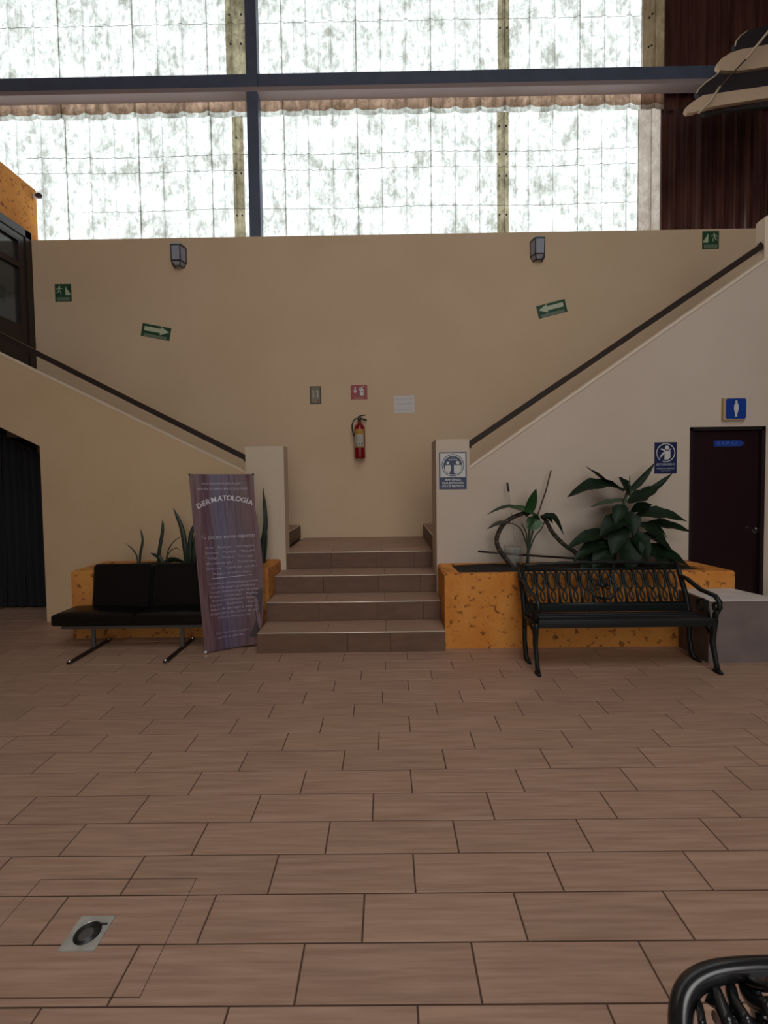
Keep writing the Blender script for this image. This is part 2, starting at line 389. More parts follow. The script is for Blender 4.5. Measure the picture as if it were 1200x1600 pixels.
# roof and outer walls of the hall, out of the picture but closing the room
cl = MB()
cl.box((-8,-6,8.9),(8,-3.4,9.0)); cl.box((-8,.6,8.9),(8,7.2,9.0)); cl.box((-8,-3.4,8.9),(-1.3,.6,9.0)); cl.box((4.1,-3.4,8.9),(8,.6,9.0))
struct('ceiling', cl, M_ceil)
struct('wall_front', MB().box((-8,-6.2,0),(-.8,-6,8.9)).box((3.2,-6.2,0),(8,-6,8.9)).box((-.8,-6.2,3.6),(3.2,-6,5.0)).box((-.8,-6.2,8.3),(3.2,-6,8.9)), M_hall)
struct('wall_outer_left', MB().box((-8.1,-6.2,0),(-8,7.2,8.9)), M_hall)
struct('wall_outer_right', MB().box((5.62,-6.2,0),(5.8,6.9,8.9)), M_dark)
# side wall at the left end of the stair well
struct('wall_left_base', MB().box((-5.0,5.0,0),(-4.83,WY,2.35)), M_dark)  # lower wall coloured dark for the shade under the stairs
wl = MB().box((-5.0,5.0,4.96),(-4.83,6.51,5.62)).box((-5.0,6.352,0),(-4.831,6.51,4.96))
struct('wall_left', wl, M_orange)
struct('wall_left_low', MB().box((-8,4.98,0),(-5.3,5.15,5.62)).box((-5.0,-6,0),(-4.9,3.2,5.6)), M_hall)

# stair parapets with the newel pillars
t_ = .14
YL, YR = 5.0, 4.6
pl = [(-1.535,0),(-1.535,1.628),(-4.18,2.955),(-6.2,3.96),(-6.2,2.95+.23),(-3.787,1.948),(-3.787,0)]
pl = [(-1.535,0),(-1.535,1.628),(-6.2,3.968),(-6.2,3.15),(-3.787,1.948),(-3.787,0)]
struct('wall_stair_left', MB().prism([(x,YL,z) for x,z in pl], (0,t_,0)), M_wallL)
struct('wall_pillar_left', MB().box((-1.535,YL-.003,0),(-1.115,YL+.20,1.912)), mat('newel_plaster', (.62,.49,.355), .85, bump=(50,.25,.004)))
# the right parapet surrounds the doorway
sr = (3.585-1.656)/(3.662-.842)
zr = lambda x: 1.656 + (x-.842)*sr
DX0, DX1, DZ = 3.041, 3.80, 2.012
mr = MB()
mr.prism([(.838,YR,0),(DX0,YR,0),(DX0,YR,zr(DX0)),(.838,YR,zr(.838))], (0,t_,0))
mr.prism([(DX0,YR,DZ),(DX1,YR,DZ),(DX1,YR,zr(DX1)),(DX0,YR,zr(DX0))], (0,t_,0))
mr.prism([(DX1,YR,0),(5.6,YR,0),(5.6,YR,zr(DX1)),(DX1,YR,zr(DX1))], (0,t_,0))
struct('wall_stair_right', mr, M_wallR)
struct('wall_pillar_right', MB().box((.504,YR-.001,0),(.838,YR+.42,1.925)), M_wallR)
struct('wall_pillar_top', MB().cbox((3.765,YR-.012,zr(3.765)-.05),(4.15,YR+.16,4.08),.03), M_cap)
# pale caps on the parapets
def cap(name, x0, z0, x1, z1, y0, y1, th):
    return struct(name, MB().prism([(x0,y0,z0-.006),(x1,y0,z1-.006),(x1,y0,z1+th),(x0,y0,z0+th)], (0,y1-y0,0)), M_cap)
cap('trim_1', -6.2, 3.968, -1.54, 1.630, YL-.004, YL+t_+.006, .004)
cap('trim_2', .84, zr(.84)-.018, 3.764, zr(3.764)-.018, YR-.010, YR+t_+.01, .020)

# doorway under the left flight: dark panel added for its shade, and the curtain
struct('shade_panel_under_stairs', MB().prism([(-5.3,5.72,0),(-3.6,5.72,0),(-3.6,5.72,1.74),(-5.3,5.72,2.48)],(0,.03,0)).box((-3.68,5.145,0),(-3.64,5.72,1.72)), M_dark)
cu = thing('curtain', 'black pleated curtain hanging in the dark opening under the left stairs', 'curtain', (-4.4,5.55,0))
def curtain_panel(x0, x1):
    def fn(u, v):
        x = x0+(x1-x0)*u; hgt = 1.66+max(0, -3.75-x)*.5
        return Vector((x, 5.55+.035*math.sin(u*2*PI*2.5)+.008*math.sin(v*9+u*4), .03+hgt*v))
    return fn
for i in range(6): MB().grid(curtain_panel(-5.15+.235*i, -5.15+.235*(i+1)), 20, 6).build('curtain_fold', M_curt, cu)
MB().tube([(-5.2,5.56,2.40),(-3.78,5.56,1.69)], .014).build('curtain_rod', M_rail, cu)

# wall beyond: steel frame and corrugated sheets
fr = thing('steel_frame', 'blue-grey steel column and cross beam in front of the corrugated sheets', 'steel frame', (-1.8,6.6,4.6))
MB().cbox((-1.875,6.56,4.2),(-1.715,6.70,8.9),.006).build('column', M_steel, fr)
MB().cbox((-7.9,6.60,7.01),(5.6,6.70,7.225),.006).build('beam', M_steel, fr)
MB().cbox((-7.9,6.55,6.945),(5.6,6.72,7.008),.004).build('beam_flange', M_flange, fr)

def corr(x0, x1, z0, z1, Y, amp=.028, rag=0.0):
    "corrugated sheet: ribs every 0.355 m with a half rib between; edges sag a little when rag"
    n = max(6, int((x1-x0)/.0222)); nz = 3
    def prof(x):
        a = (x/.355) % 1.0; e = min(a, 1-a)
        if e < .09: return -amp*(1-e/.09)
        e2 = abs(a-.5)
        if e2 < .07: return -amp*.45*(1-e2/.07)
        return .004*math.cos(a*8*PI)
    mb = MB(); vs = []
    for i in range(n+1):
        x = x0+(x1-x0)*i/n; a = (x/.355) % 1.0
        zz0 = z0 - rag*(1-abs(2*a-1))*1.0
        for j in range(nz+1): vs.append((x, Y+prof(x), zz0+(z1-zz0)*j/nz))
    mb.add(vs, [(i*(nz+1)+j, (i+1)*(nz+1)+j, (i+1)*(nz+1)+j+1, i*(nz+1)+j+1) for i in range(n) for j in range(nz)], False)
    return mb
pan = bpy.data.objects.new('wall_upper', None); COL.objects.link(pan); pan.location = (0,6.8,4.6); tag(pan, kind='structure')
x = -7.81
edges = [-7.81+1.065*i for i in range(12)]
for i in range(11):
    a, b_ = edges[i], min(edges[i+1], 3.72)
    j = random.uniform(-.01,.01)
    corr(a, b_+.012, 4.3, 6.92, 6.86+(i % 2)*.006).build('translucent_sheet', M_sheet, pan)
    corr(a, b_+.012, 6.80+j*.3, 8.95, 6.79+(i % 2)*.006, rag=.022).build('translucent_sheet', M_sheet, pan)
# browned, then opaque sheets at the right-hand end
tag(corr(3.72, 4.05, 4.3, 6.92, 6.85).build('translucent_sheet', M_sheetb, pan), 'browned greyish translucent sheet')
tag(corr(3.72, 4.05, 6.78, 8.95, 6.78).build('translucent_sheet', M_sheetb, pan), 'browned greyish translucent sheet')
for k in range(2):
    tag(corr(4.05+.8*k, 4.87+.8*k, 4.3, 6.92, 6.86, .045).build('metal_sheet', M_rust, pan), 'rusty brown metal sheet')
    tag(corr(4.05+.8*k, 4.87+.8*k, 6.78, 8.95, 6.80, .045).build('metal_sheet', M_rust, pan), 'rusty brown metal sheet')
# beige strips and their bolts
def strip(x0, x1, z0, z1, Y, bolts):
    o = MB().add([(x0,Y,z0),(x1,Y,z0),(x1,Y,z1),(x0,Y,z1)],[(0,1,2,3)]).build('cover_strip', M_batten, pan)
    for (bx, bz) in bolts: MB().tube([(bx,Y-.010,bz),(bx,Y+.002,bz)], .013, 8).build('bolt', M_rail, o)
strip(-2.20, -1.87, 7.0, 8.95, 6.735, [(-2.13,7.75),(-1.98,7.75),(-2.14,8.15),(-1.97,8.15),(-2.05,8.5)])
strip(-2.16, -2.00, 4.3, 6.80, 6.80, [(-2.12,6.0),(-2.04,6.0),(-2.12,5.4),(-2.04,5.4),(-2.12,4.95),(-2.04,4.95),(-2.1,6.5)])
strip(1.665, 1.835, 4.3, 6.80, 6.80, [(1.7,6.2),(1.8,6.2),(1.7,5.9),(1.8,5.9),(1.7,5.35),(1.8,5.35),(1.72,4.95),(1.79,4.95),(1.7,6.6),(1.8,6.6)])
strip(1.665, 1.835, 7.0, 8.95, 6.735, [(1.7,7.9),(1.8,7.9)])
strip(3.72, 4.04, 7.0, 8.95, 6.735, [(3.80,8.32),(3.84,8.30),(3.81,8.0),(3.85,8.05),(3.80,7.6),(3.84,7.62)])
# bottom lap of the upper sheets under the beam: a beige flashing with a wavy hem
fl = MB()
def hem(u, v):
    x = -7.8+11.85*u; a = (x/.355) % 1.0
    zz = 6.845 + (-.030*abs(math.sin(PI*a)) if v == 0 else 0)
    return Vector((x, 6.745-.008*math.cos(2*PI*a*2), zz + v*.14))
fl.grid(hem, 400, 1); fl.build('flashing', M_hem, pan)
# thin horizontal laps in the sheets
for zz, x0, x1 in ((6.27,-5.2,3.7),(6.05,-7.0,3.7),(5.50,-4.4,3.7),(8.05,-7.0,3.7)):
    lp = MB()
    yy = 6.842 if zz < 6.9 else 6.772
    def lf(u, v):
        x = x0+(x1-x0)*u; a = (x/.355) % 1.0
        return Vector((x, yy-.03*(min(a,1-a) < .09), zz + .012*math.sin(PI*a) + .010*math.sin(x*2.1)*(zz < 6.9) + v*.007))
    lp.grid(lf, 300, 1); lp.build('sheet_lap', M_seam, pan)

# ------------------------------------------------------------------ floor tiles
TL, TD, GAP = .55, .18, .0055
def tile_mesh(lx, ly, th=.0105, c=.0016, name='tile', m=M_tile):
    mb = MB(); z0, z1 = -th, 0
    a = [(-lx/2,-ly/2),(lx/2,-ly/2),(lx/2,ly/2),(-lx/2,ly/2)]
    b_ = [(p[0]*(1-2*c/lx), p[1]*(1-2*c/ly)) for p in a]
    vs = [(*p,z0) for p in a]+[(*p,z1-c) for p in a]+[(*p,z1) for p in b_]
    fs = [(i,(i+1) % 4,(i+1) % 4+4,i+4) for i in range(4)]+[(i+4,(i+1) % 4+4,(i+1) % 4+8,i+8) for i in range(4)]+[(8,9,10,11)]
    mb.add(vs, fs); return mb.mesh(name, m)
TME = tile_mesh(TL-GAP, TD-GAP)
Y0 = 1.275
cand = []
for k in range(-36, 27):
    yc = Y0 + TD*(k+.5)
    if yc > 6.3 or yc < -5.8: continue
    off = (-1.029 + .1895*(k+1)) % TL
    for i in range(-16, 16):
        xc = off + TL*i + TL/2
        if abs(xc) > 7.6: continue
        if xc > -1.15 and xc-TL/2 < .5 and yc-TD/2 > 4.02: continue         # under the stairs
        if yc > 4.62 and xc > .2: continue
        fore = yc > 1.05 and abs(xc) < .865*yc+.30 and not (yc > 4.5 and -3.3 < xc) and not (yc > 4.1 and xc > .4) and yc < 5.7
        cand.append((not fore, abs(xc)*.15+yc if fore else 99, xc, yc))
cand.sort()
rest = MB(); n_t = 0
for fo, _, xc, yc in cand:
    if not fo and n_t < 298:
        o = inst('tile', TME, floor, (xc, yc, random.uniform(-.0003,.0003))); n_t += 1
    else:
        lx, ly = (TL-GAP)/2, (TD-GAP)/2
        rest.add([(xc-lx,yc-ly,0),(xc+lx,yc-ly,0),(xc+lx,yc+ly,0),(xc-lx,yc+ly,0),(xc-lx,yc-ly,-.01),(xc+lx,yc-ly,-.01),(xc+lx,yc+ly,-.01),(xc-lx,yc+ly,-.01)],
                 [(0,1,2,3),(4,5,1,0),(5,6,2,1),(6,7,3,2),(7,4,0,3)])
tag(rest.build('tiles_beyond', M_tile, floor), kind='stuff')
# saw-cut outline around the drain
cut = MB(); x0, x1, y0, y1, w_ = -1.36, -.753, 1.297, 1.705, .0022
for a, b_ in (((x0,y0),(x1,y0+w_)),((x0,y1-w_),(x1,y1)),((x0,y0),(x0+w_,y1)),((x1-w_,y0),(x1,y1))):
    cut.box((a[0],a[1],-.001),(b_[0],b_[1],.0007))
cut.build('saw_cut', M_grout, floor)

# ------------------------------------------------------------------ floor drain
dr = thing('floor_drain', 'square stainless floor drain with a round dark opening, set in the tiles', 'drain', (-1.036,1.492,0))
pm = MB(); n = 32; vs = []; cx0, cy0 = -1.037, 1.492
for i in range(n):
    a = 2*PI*i/n; ca, sa = math.cos(a), math.sin(a); q = .060/max(abs(ca), abs(sa))
    vs += [(cx0+ca*q, cy0+sa*q, .0032), (cx0+ca*.043, cy0+sa*.043, .0032), (cx0+ca*.0415, cy0+sa*.0415, .0012), (cx0+ca*q*1.01, cy0+sa*q*1.01, 0)]
fs = []
for i in range(n):
    j = (i+1) % n
    fs += [(i*4,i*4+1,j*4+1,j*4), (i*4+1,i*4+2,j*4+2,j*4+1), (i*4,j*4,j*4+3,i*4+3)]
pm.add(vs, fs); pm.build('drain_plate', M_steelp, dr)
MB().lathe([(.0425,.0006),(.0425,.0014)], (cx0,cy0,0), 28).build('drain_dark_disc', M_blackp, dr)  # flat black disc standing in for the shaded hole
MB().lathe([(.024,.0014),(.024,.0030),(.018,.0038),(.004,.0034)], (cx0-.003,cy0-.004,0), 22).build('drain_cap', M_gmetal, dr)
MB().box((cx0+.028,cy0+.026,.0014),(cx0+.050,cy0+.034,.0038)).build('lifting_slot', M_blackp, dr)

# ------------------------------------------------------------------ staircase
SX0, SX1 = -1.16, .508
st = thing('staircase', 'brown tiled staircase of four steps rising to the landing between the two planters', 'staircase', (-.33,4.0,0))
noseY = [4.0, 4.335, 4.68, 5.06]; RZ = .183
core = MB()
for i in range(4):
    xe0 = SX0 if i < 3 else SX0
    core.box((xe0+.002, noseY[i]+.012, 0), (SX1-.002, WY-.001, RZ*(i+1)-.012))
core.build('step_core', M_grout, st)
xs_t = [[-1.16,-.56+.01,-.02,.508],[-1.16,-.61,-.03,.508],[-1.16,-.60,-.03,.508],[-1.16,-.62,-.06,.508]]
xs_r = [[-1.16,-.36,.0+.02,.508],[-1.16,-.66,-.10,.34,.508],[-1.16,-.66,-.09,.34,.508],[-1.16,-.62,-.12,.30,.508]]
g = .003
for i in range(4):
    z = RZ*(i+1); y0 = noseY[i]; y1 = noseY[i+1] if i < 3 else WY
    if i < 3: rows = [(y0+.008, y1)]
    else:
        rows = []; yy = y0+.008
        while yy < y1-.01: rows.append((yy, min(yy+.32, y1))); yy += .32
    for rj, (ya, yb) in enumerate(rows):
        X = xs_t[i] if rj % 2 == 0 else [-1.16,-.85,-.30,.25,.508]
        for j in range(len(X)-1):
            mb = MB().cbox((X[j]+g/2, ya+g/2, z-.011), (X[j+1]-g/2, yb-g/2+.004*(i < 3), z), .0012)
            mb.build('tread_tile', M_tile, st)
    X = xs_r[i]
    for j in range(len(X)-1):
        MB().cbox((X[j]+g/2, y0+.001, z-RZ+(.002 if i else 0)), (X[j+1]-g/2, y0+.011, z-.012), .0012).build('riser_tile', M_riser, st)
    MB().tube([(SX0,y0+.003,z-.005),(SX1,y0+.003,z-.005)], .0055, 8).build('step_nosing', M_nose, st)
# left flank of the steps, tiled
for i in range(4):
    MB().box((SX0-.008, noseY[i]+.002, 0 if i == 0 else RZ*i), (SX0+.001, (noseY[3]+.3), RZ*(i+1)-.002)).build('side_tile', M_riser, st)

def flight(name, label, x0, sgn, run, rise, y0, y1, n):
    t = thing(name, label, 'staircase', (x0, (y0+y1)/2, .73))
    z = .732
    for i in range(n):
        xa = x0 + sgn*run*i; xb = xa + sgn*run
        a, b_ = min(xa,xb), max(xa,xb)
        top = z + rise*(i+1)
        MB().box((a+.006, y0, max(z-.02, top-rise-.10)), (b_, y1, top-.012)).build('step_core', M_grout, t)
        MB().cbox((a-(.002 if sgn > 0 else 0), y0, top-.011), (b_+(.002 if sgn < 0 else 0), y1, top), .0012).build('tread_tile', M_tile, t)
        xr = (xa-.009, xa+.001) if sgn > 0 else (xa-.001, xa+.009)
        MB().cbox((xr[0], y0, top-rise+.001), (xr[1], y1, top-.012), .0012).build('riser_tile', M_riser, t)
        MB().tube([(xa-sgn*.007,y0,top-.005),(xa-sgn*.007,y1,top-.005)], .005, 6).build('step_nosing', M_nose, t)
    return t
flight('stair_flight', 'upper stair flight climbing left behind the beige parapet', -1.21, -1, .346, .18, YL+.205, WY-.001, 10)
flight('stair_flight', 'upper stair flight climbing right behind the off-white parapet', .515, 1, .268, .18, YR+.43, WY-.001, 13)

# ------------------------------------------------------------------ handrails
def rail(name, label, pts, y, hh=.055, dd=.045):
    a, b_ = Vector((pts[0][0],y,pts[0][1])), Vector((pts[1][0],y,pts[1][1]))
    t = thing(name, label, 'handrail', (a.x, y, a.z))
    dirv = (b_-a).normalized(); nrm = Vector((-dirv.z,0,dirv.x))
    if nrm.z < 0: nrm = -nrm
    MB().prism([a-nrm*hh/2, b_-nrm*hh/2, b_+nrm*hh/2, a+nrm*hh/2], (0,dd,0)).build('rail_bar', M_rail, t)
    MB().tube([a+nrm*(hh/2)+Vector((0,.012,0)), b_+nrm*(hh/2)+Vector((0,.012,0))], .004, 6).build('rail_glint', mat('gold_rail_glint', (.30,.18,.09), .35, metal=.6), t)  # thin gold light along the rail top, built as a bright strip
    for s_, q in ((a, .004), (b_, -.004)):
        c = s_ + dirv*q
        MB().prism([c-nrm*hh*.75-dirv*.004, c-nrm*hh*.75+dirv*.004, c+nrm*hh*.75+dirv*.004, c+nrm*hh*.75-dirv*.004], (0,dd,0)).build('end_plate', M_rail, t)
    return t
rail('handrail', 'dark metal handrail rising left above the beige parapet', [(-1.536,1.785),(-6.2,4.205)], YL+.03)
rail('handrail', 'dark metal handrail rising right above the off-white parapet', [(.84,1.87),(3.764,3.795)], YR+.03)

# ------------------------------------------------------------------ planters
def planter(name, label, outer, inner, h, m, centre):
    t = thing(name, label, 'planter', centre)
    n = len(outer); mb = MB(); b = .018
    def inset(P, q):
        c = Vector((sum(p[0] for p in P)/n, sum(p[1] for p in P)/n))
        return [(p[0]+(c.x-p[0])*q, p[1]+(c.y-p[1])*q) for p in P]
    o2 = inset(outer, .014)
    vs = [(*p,0) for p in outer]+[(*p,h-b) for p in outer]+[(*p,h) for p in o2]+[(*p,h) for p in inner]+[(*p,h-.12) for p in inner]
    fs = []
    for L_ in range(4):
        for i in range(n): fs.append((L_*n+i, L_*n+(i+1) % n, (L_+1)*n+(i+1) % n, (L_+1)*n+i))
    mb.add(vs, fs); mb.build('planter_wall', m, t)
    def hgt(x, y): return h-.020+.012*math.sin(x*7)+.008*math.sin(x*17+y*9)
    cx_ = sum(p[0] for p in inner)/n; cy_ = sum(p[1] for p in inner)/n
    sm = MB(); rings = 6; vs = [(cx_,cy_,hgt(cx_,cy_))]; m_ = n*5
    per = []
    for i in range(n):
        for k in range(5):
            a, b2 = inner[i], inner[(i+1) % n]; per.append((a[0]+(b2[0]-a[0])*k/5, a[1]+(b2[1]-a[1])*k/5))
    for rr in range(1, rings+1):
        for p in per:
            x = cx_+(p[0]-cx_)*rr/rings; y = cy_+(p[1]-cy_)*rr/rings; vs.append((x,y,hgt(x,y)))
    fs = [(0,1+i,1+(i+1) % m_) for i in range(m_)]
    for rr in range(rings-1):
        for i in range(m_): fs.append((1+rr*m_+i, 1+(rr+1)*m_+i, 1+(rr+1)*m_+(i+1) % m_, 1+rr*m_+(i+1) % m_))
    sm.add(vs, fs, True); tag(sm.build('soil', M_soil, t), kind='stuff')
    return t
planter('planter', 'orange stone planter box right of the steps behind the iron bench',
        [(.512,4.06),(3.10,4.06),(3.03,4.585),(.512,4.585)], [(.655,4.125),(2.90,4.125),(2.82,4.578),(.62,4.578)], .677, M_orange, (1.8,4.3,0))
planter('planter', 'red-orange stone planter box left of the steps behind the black seat',
        [(-3.115,4.45),(-1.17,4.45),(-1.17,4.985),(-3.115,4.985)], [(-3.0,4.56),(-1.29,4.56),(-1.29,4.97),(-3.0,4.97)], .672, M_orangeL, (-2.14,4.7,0))

# concrete block at the right
bl = thing('concrete_block', 'grey-brown concrete block with a chalky top beside the iron bench', 'concrete block', (3.2,3.9,0))
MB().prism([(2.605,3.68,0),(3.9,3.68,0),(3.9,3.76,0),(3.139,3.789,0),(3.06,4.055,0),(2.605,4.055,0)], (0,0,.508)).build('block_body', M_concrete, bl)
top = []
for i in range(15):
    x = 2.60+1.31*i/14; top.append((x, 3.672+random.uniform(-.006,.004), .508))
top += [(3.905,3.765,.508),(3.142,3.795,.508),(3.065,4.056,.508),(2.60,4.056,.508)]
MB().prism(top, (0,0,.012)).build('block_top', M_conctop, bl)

# ------------------------------------------------------------------ doors
d1 = bpy.data.objects.new('door_1', None); COL.objects.link(d1); d1.location = (3.42,4.66,0)
tag(d1, kind='structure')
MB().box((DX0,YR+.005,0),(DX0+.035,YR+.13,DZ)).box((DX1-.035,YR+.005,0),(DX1,YR+.13,DZ)).box((DX0,YR+.005,DZ-.035),(DX1,YR+.13,DZ)).build('door_frame', M_frame, d1)
leaf_ = MB().cbox((DX0+.037,YR+.045,.01),(DX1-.037,YR+.085,DZ-.037),.004)
lf_o = leaf_.build('door_leaf', M_doorw, d1)
hd = MB().tube([(3.735,YR+.046,.985),(3.735,YR+.005,.985)], .012, 10).lathe([(.026,-.004),(.026,.004)], (0,0,0), 3)
hd = MB().tube([(3.735,YR+.048,.985),(3.735,YR+.004,.985),(3.70,YR-.004,.990)], [.010,.010,.009], 10)
hd.build('door_handle', M_chrome, d1)
MB().tube([(3.735,YR+.047,.955),(3.735,YR+.036,.955)], .022, 14).build('door_rose', M_chrome, d1)
lab = Flat((3.466,YR+.045,1.848))
lab.poly([(-.155,-.030),(.12,-.030),(.155,0),(.12,.030),(-.155,.030)]); pt = lab.build('name_plate', M_blue, None)
tag(pt, 'small blue door plate lettered in pale capitals on the dark red door', 'sign')
lab.text('D A M A S', -.02, 0, .045, k=.0015, width=.20); lab.build('lettering', M_bluel, pt)

# left glazed door in the side wall
d2 = bpy.data.objects.new('door_2', None); COL.objects.link(d2); d2.location = (-4.86,5.7,2.35); tag(d2, kind='structure')
xa, xb = -4.90, -4.80
fm = MB(); yA, yB = 5.0, 6.345
fm.box((xa,yB-.10,2.35),(xb,yB,4.95)).box((xa,yA,2.35),(xb,yA+.1,4.95)).box((xa,yA,4.85),(xb,yB,4.955))
fm.build('door_frame', M_frame, d2)
fm2 = MB()
fm2.box((xa+.01,6.135,2.4),(xb-.015,6.245,4.85)).box((xa+.01,yA+.1,4.40),(xb-.015,6.14,4.478)).box((xa+.01,yA+.1,2.4),(xb-.015,6.14,3.65)).box((xa+.01,yA+.1,4.75),(xb-.015,6.14,4.85))
fm2.build('door_stile', M_frame, d2)
MB().box((-4.825,yA+.1,4.775),(-4.812,6.2,4.83)).build('door_closer_bar', M_gmetal, d2)
MB().box((-4.865,yA+.1,4.478),(-4.855,6.135,4.75)).build('glass_pane', M_glass, d2)
MB().box((-4.865,yA+.1,3.65),(-4.855,6.135,4.40)).build('glass_pane', M_glass, d2)
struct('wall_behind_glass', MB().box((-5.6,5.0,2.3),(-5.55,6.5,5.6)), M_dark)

# small camera on top of the orange wall
sc_ = thing('security_camera', 'small dark dome camera on the orange wall corner below the bright sheets', 'camera', (-4.83,6.5,5.5))
MB().box((-4.83,6.44,5.50),(-4.775,6.49,5.55)).build('bracket', M_whitep, sc_)
MB().tube([(-4.79,6.47,5.53),(-4.72,6.42,5.50),(-4.69,6.40,5.49)], [.03,.038,.022], 12).build('camera_body', mat('dark_purple_plastic', (.05,.035,.06), .35), sc_)

# ------------------------------------------------------------------ canvas shade, upper right
sh = thing('canvas_shade', 'folded beige and dark canvas shade hanging by a cord at the upper right', 'shade', (4.3,5.6,6.1))
def fold(tip, wdt, bot, topz, m, y0=5.3, y1=6.1, name='canvas_fold'):
    """rounded board-like fold: an elliptical nose at tip going right; its flat underside faces the room"""
    mb = MB(); n = 14; low = []; hi = []
    L_ = 2.2
    for i in range(n+1):
        u = i/n; x = tip[0] + L_*(1-math.cos(u*PI/2))
        s_ = math.sin(u*PI/2)**.75
        low.append((x, y0, tip[1] + bot*u*L_ - wdt*.20*s_)); hi.append((x, y1, tip[1] + bot*u*L_ + wdt*.80*s_))
    vs = low+hi; fs = [(i,i+1,n+1+i+1,n+1+i) for i in range(n)]
    mb.add(vs, fs, True)
    mb.add([(v[0],v[1],v[2]+.02) for v in vs], [q[::-1] for q in fs], True)
    return mb.build(name, m, sh)
# profile drawn in X-Z at Y about 5.5
def blade(ptsl, y0, m, name, th=.05, lean=.25):
    return MB().prism([(p.x, y0+(p.z-5.7)*lean, p.z) for p in ptsl], (0,th,0)).build(name, m, sh)
def pxpoly(lst, Y=5.5): return [at(x,y,Y) for x,y in lst]
lobe1 = pxpoly([(1073,170),(1076,163),(1090,151),(1106,140),(1130,136),(1200,124),(1290,108),(1290,136),(1200,147),(1130,160),(1104,166),(1085,174),(1076,175)])
lobe2 = pxpoly([(1138,84),(1140,76),(1150,64),(1164,54),(1184,46),(1200,43),(1290,22),(1290,70),(1200,86),(1178,90),(1152,91),(1142,89)])
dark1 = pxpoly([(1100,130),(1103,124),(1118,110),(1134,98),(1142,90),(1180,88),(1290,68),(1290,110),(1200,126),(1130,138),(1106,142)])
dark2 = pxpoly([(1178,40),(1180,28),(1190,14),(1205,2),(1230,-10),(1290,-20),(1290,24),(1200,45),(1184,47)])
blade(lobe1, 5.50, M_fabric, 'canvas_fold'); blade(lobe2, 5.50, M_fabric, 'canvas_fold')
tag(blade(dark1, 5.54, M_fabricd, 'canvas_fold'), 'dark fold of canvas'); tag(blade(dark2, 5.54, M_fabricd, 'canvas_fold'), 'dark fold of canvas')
MB().prism([(p.x,5.60,p.z) for p in pxpoly([(1106,166),(1140,160),(1200,149),(1290,138),(1290,150),(1200,156),(1140,163),(1112,169)])], (0,.04,0)).build('hem_rod', M_fabricd, sh)
def rim(lst): MB().tube([Vector((p.x, 5.53+(p.z-5.7)*.25, p.z)) for p in pxpoly(lst)], .008, 6).build('piping', M_cord, sh)
rim([(1100,131),(1104,124),(1118,110),(1134,98),(1143,90)]); rim([(1179,34),(1182,25),(1192,12),(1205,2)]); rim([(1073,170),(1078,162),(1090,151),(1106,141)]); rim([(1138,84),(1142,74),(1152,62),(1166,53)])
MB().tube([at(1092,176,5.35),at(1110,158,5.35),at(1125,136,5.42)], .014, 6).build('cord', M_cord, sh)
MB().tube([at(1165,93,5.5),at(1200,50,5.5),at(1260,-25,5.5)], .014, 6).build('cord', M_cord, sh)
MB().tube([at(1125,136,5.42),at(1145,114,5.47),at(1165,93,5.5)], .008, 6).build('cord', M_stick, sh)

# ------------------------------------------------------------------ wall lanterns
def lantern(label, c, mirror=1):
    t = thing('wall_lantern', label, 'lantern', c, 'wall lanterns on the back wall')
    cx_, cy_, cz = c
    plan = [(-.098,0),(-.062,-.115),(.062,-.115),(.098,0)]
    def ringp(k, z): return [Vector((cx_+p[0]*k*mirror, cy_+p[1]*k, cz+z)) for p in plan]
    T, B_, U = ringp(1,.115), ringp(.96,-.085), ringp(.62,-.145)
    fr_ = MB()
    for P, Q in ((T,B_),(B_,U)):
        for i in range(4): fr_.tube([P[i],Q[i]], .0075, 6)
        for R_ in (P,Q):
            for i in range(3): fr_.tube([R_[i],R_[i+1]], .0075, 6)
    fr_.build('lantern_frame', M_lantern, t)
    roof = MB(); a = ringp(1.06,.118); b_ = ringp(.80,.150)
    roof.add(a+b_, [(0,1,5,4),(1,2,6,5),(2,3,7,6),(4,5,6,7),(3,0,4,7),(3,2,1,0)]); roof.build('lantern_roof', M_lantern, t)
    for i in range(3):
        MB().add([T[i],T[i+1],B_[i+1],B_[i]], [(0,1,2,3)]).build('glass_pane', M_lglass, t)
        MB().add([B_[i],B_[i+1],U[i+1],U[i]], [(0,1,2,3)]).build('lower_pane', M_lglass, t)
    MB().lathe([(.018,-.10),(.024,-.02),(.016,.03),(.008,.05)], (cx_,cy_-.055,cz), 12).build('bulb', M_white, t)
    MB().box((cx_-.05,cy_-.006,cz-.12),(cx_+.05,cy_,cz+.13)).build('back_plate', M_lantern, t)
lantern('black wall lantern above the left exit signs', (-2.785,WY-.001,4.60))
lantern('black wall lantern above the right arrow sign', (2.10,WY-.001,4.61), -1)

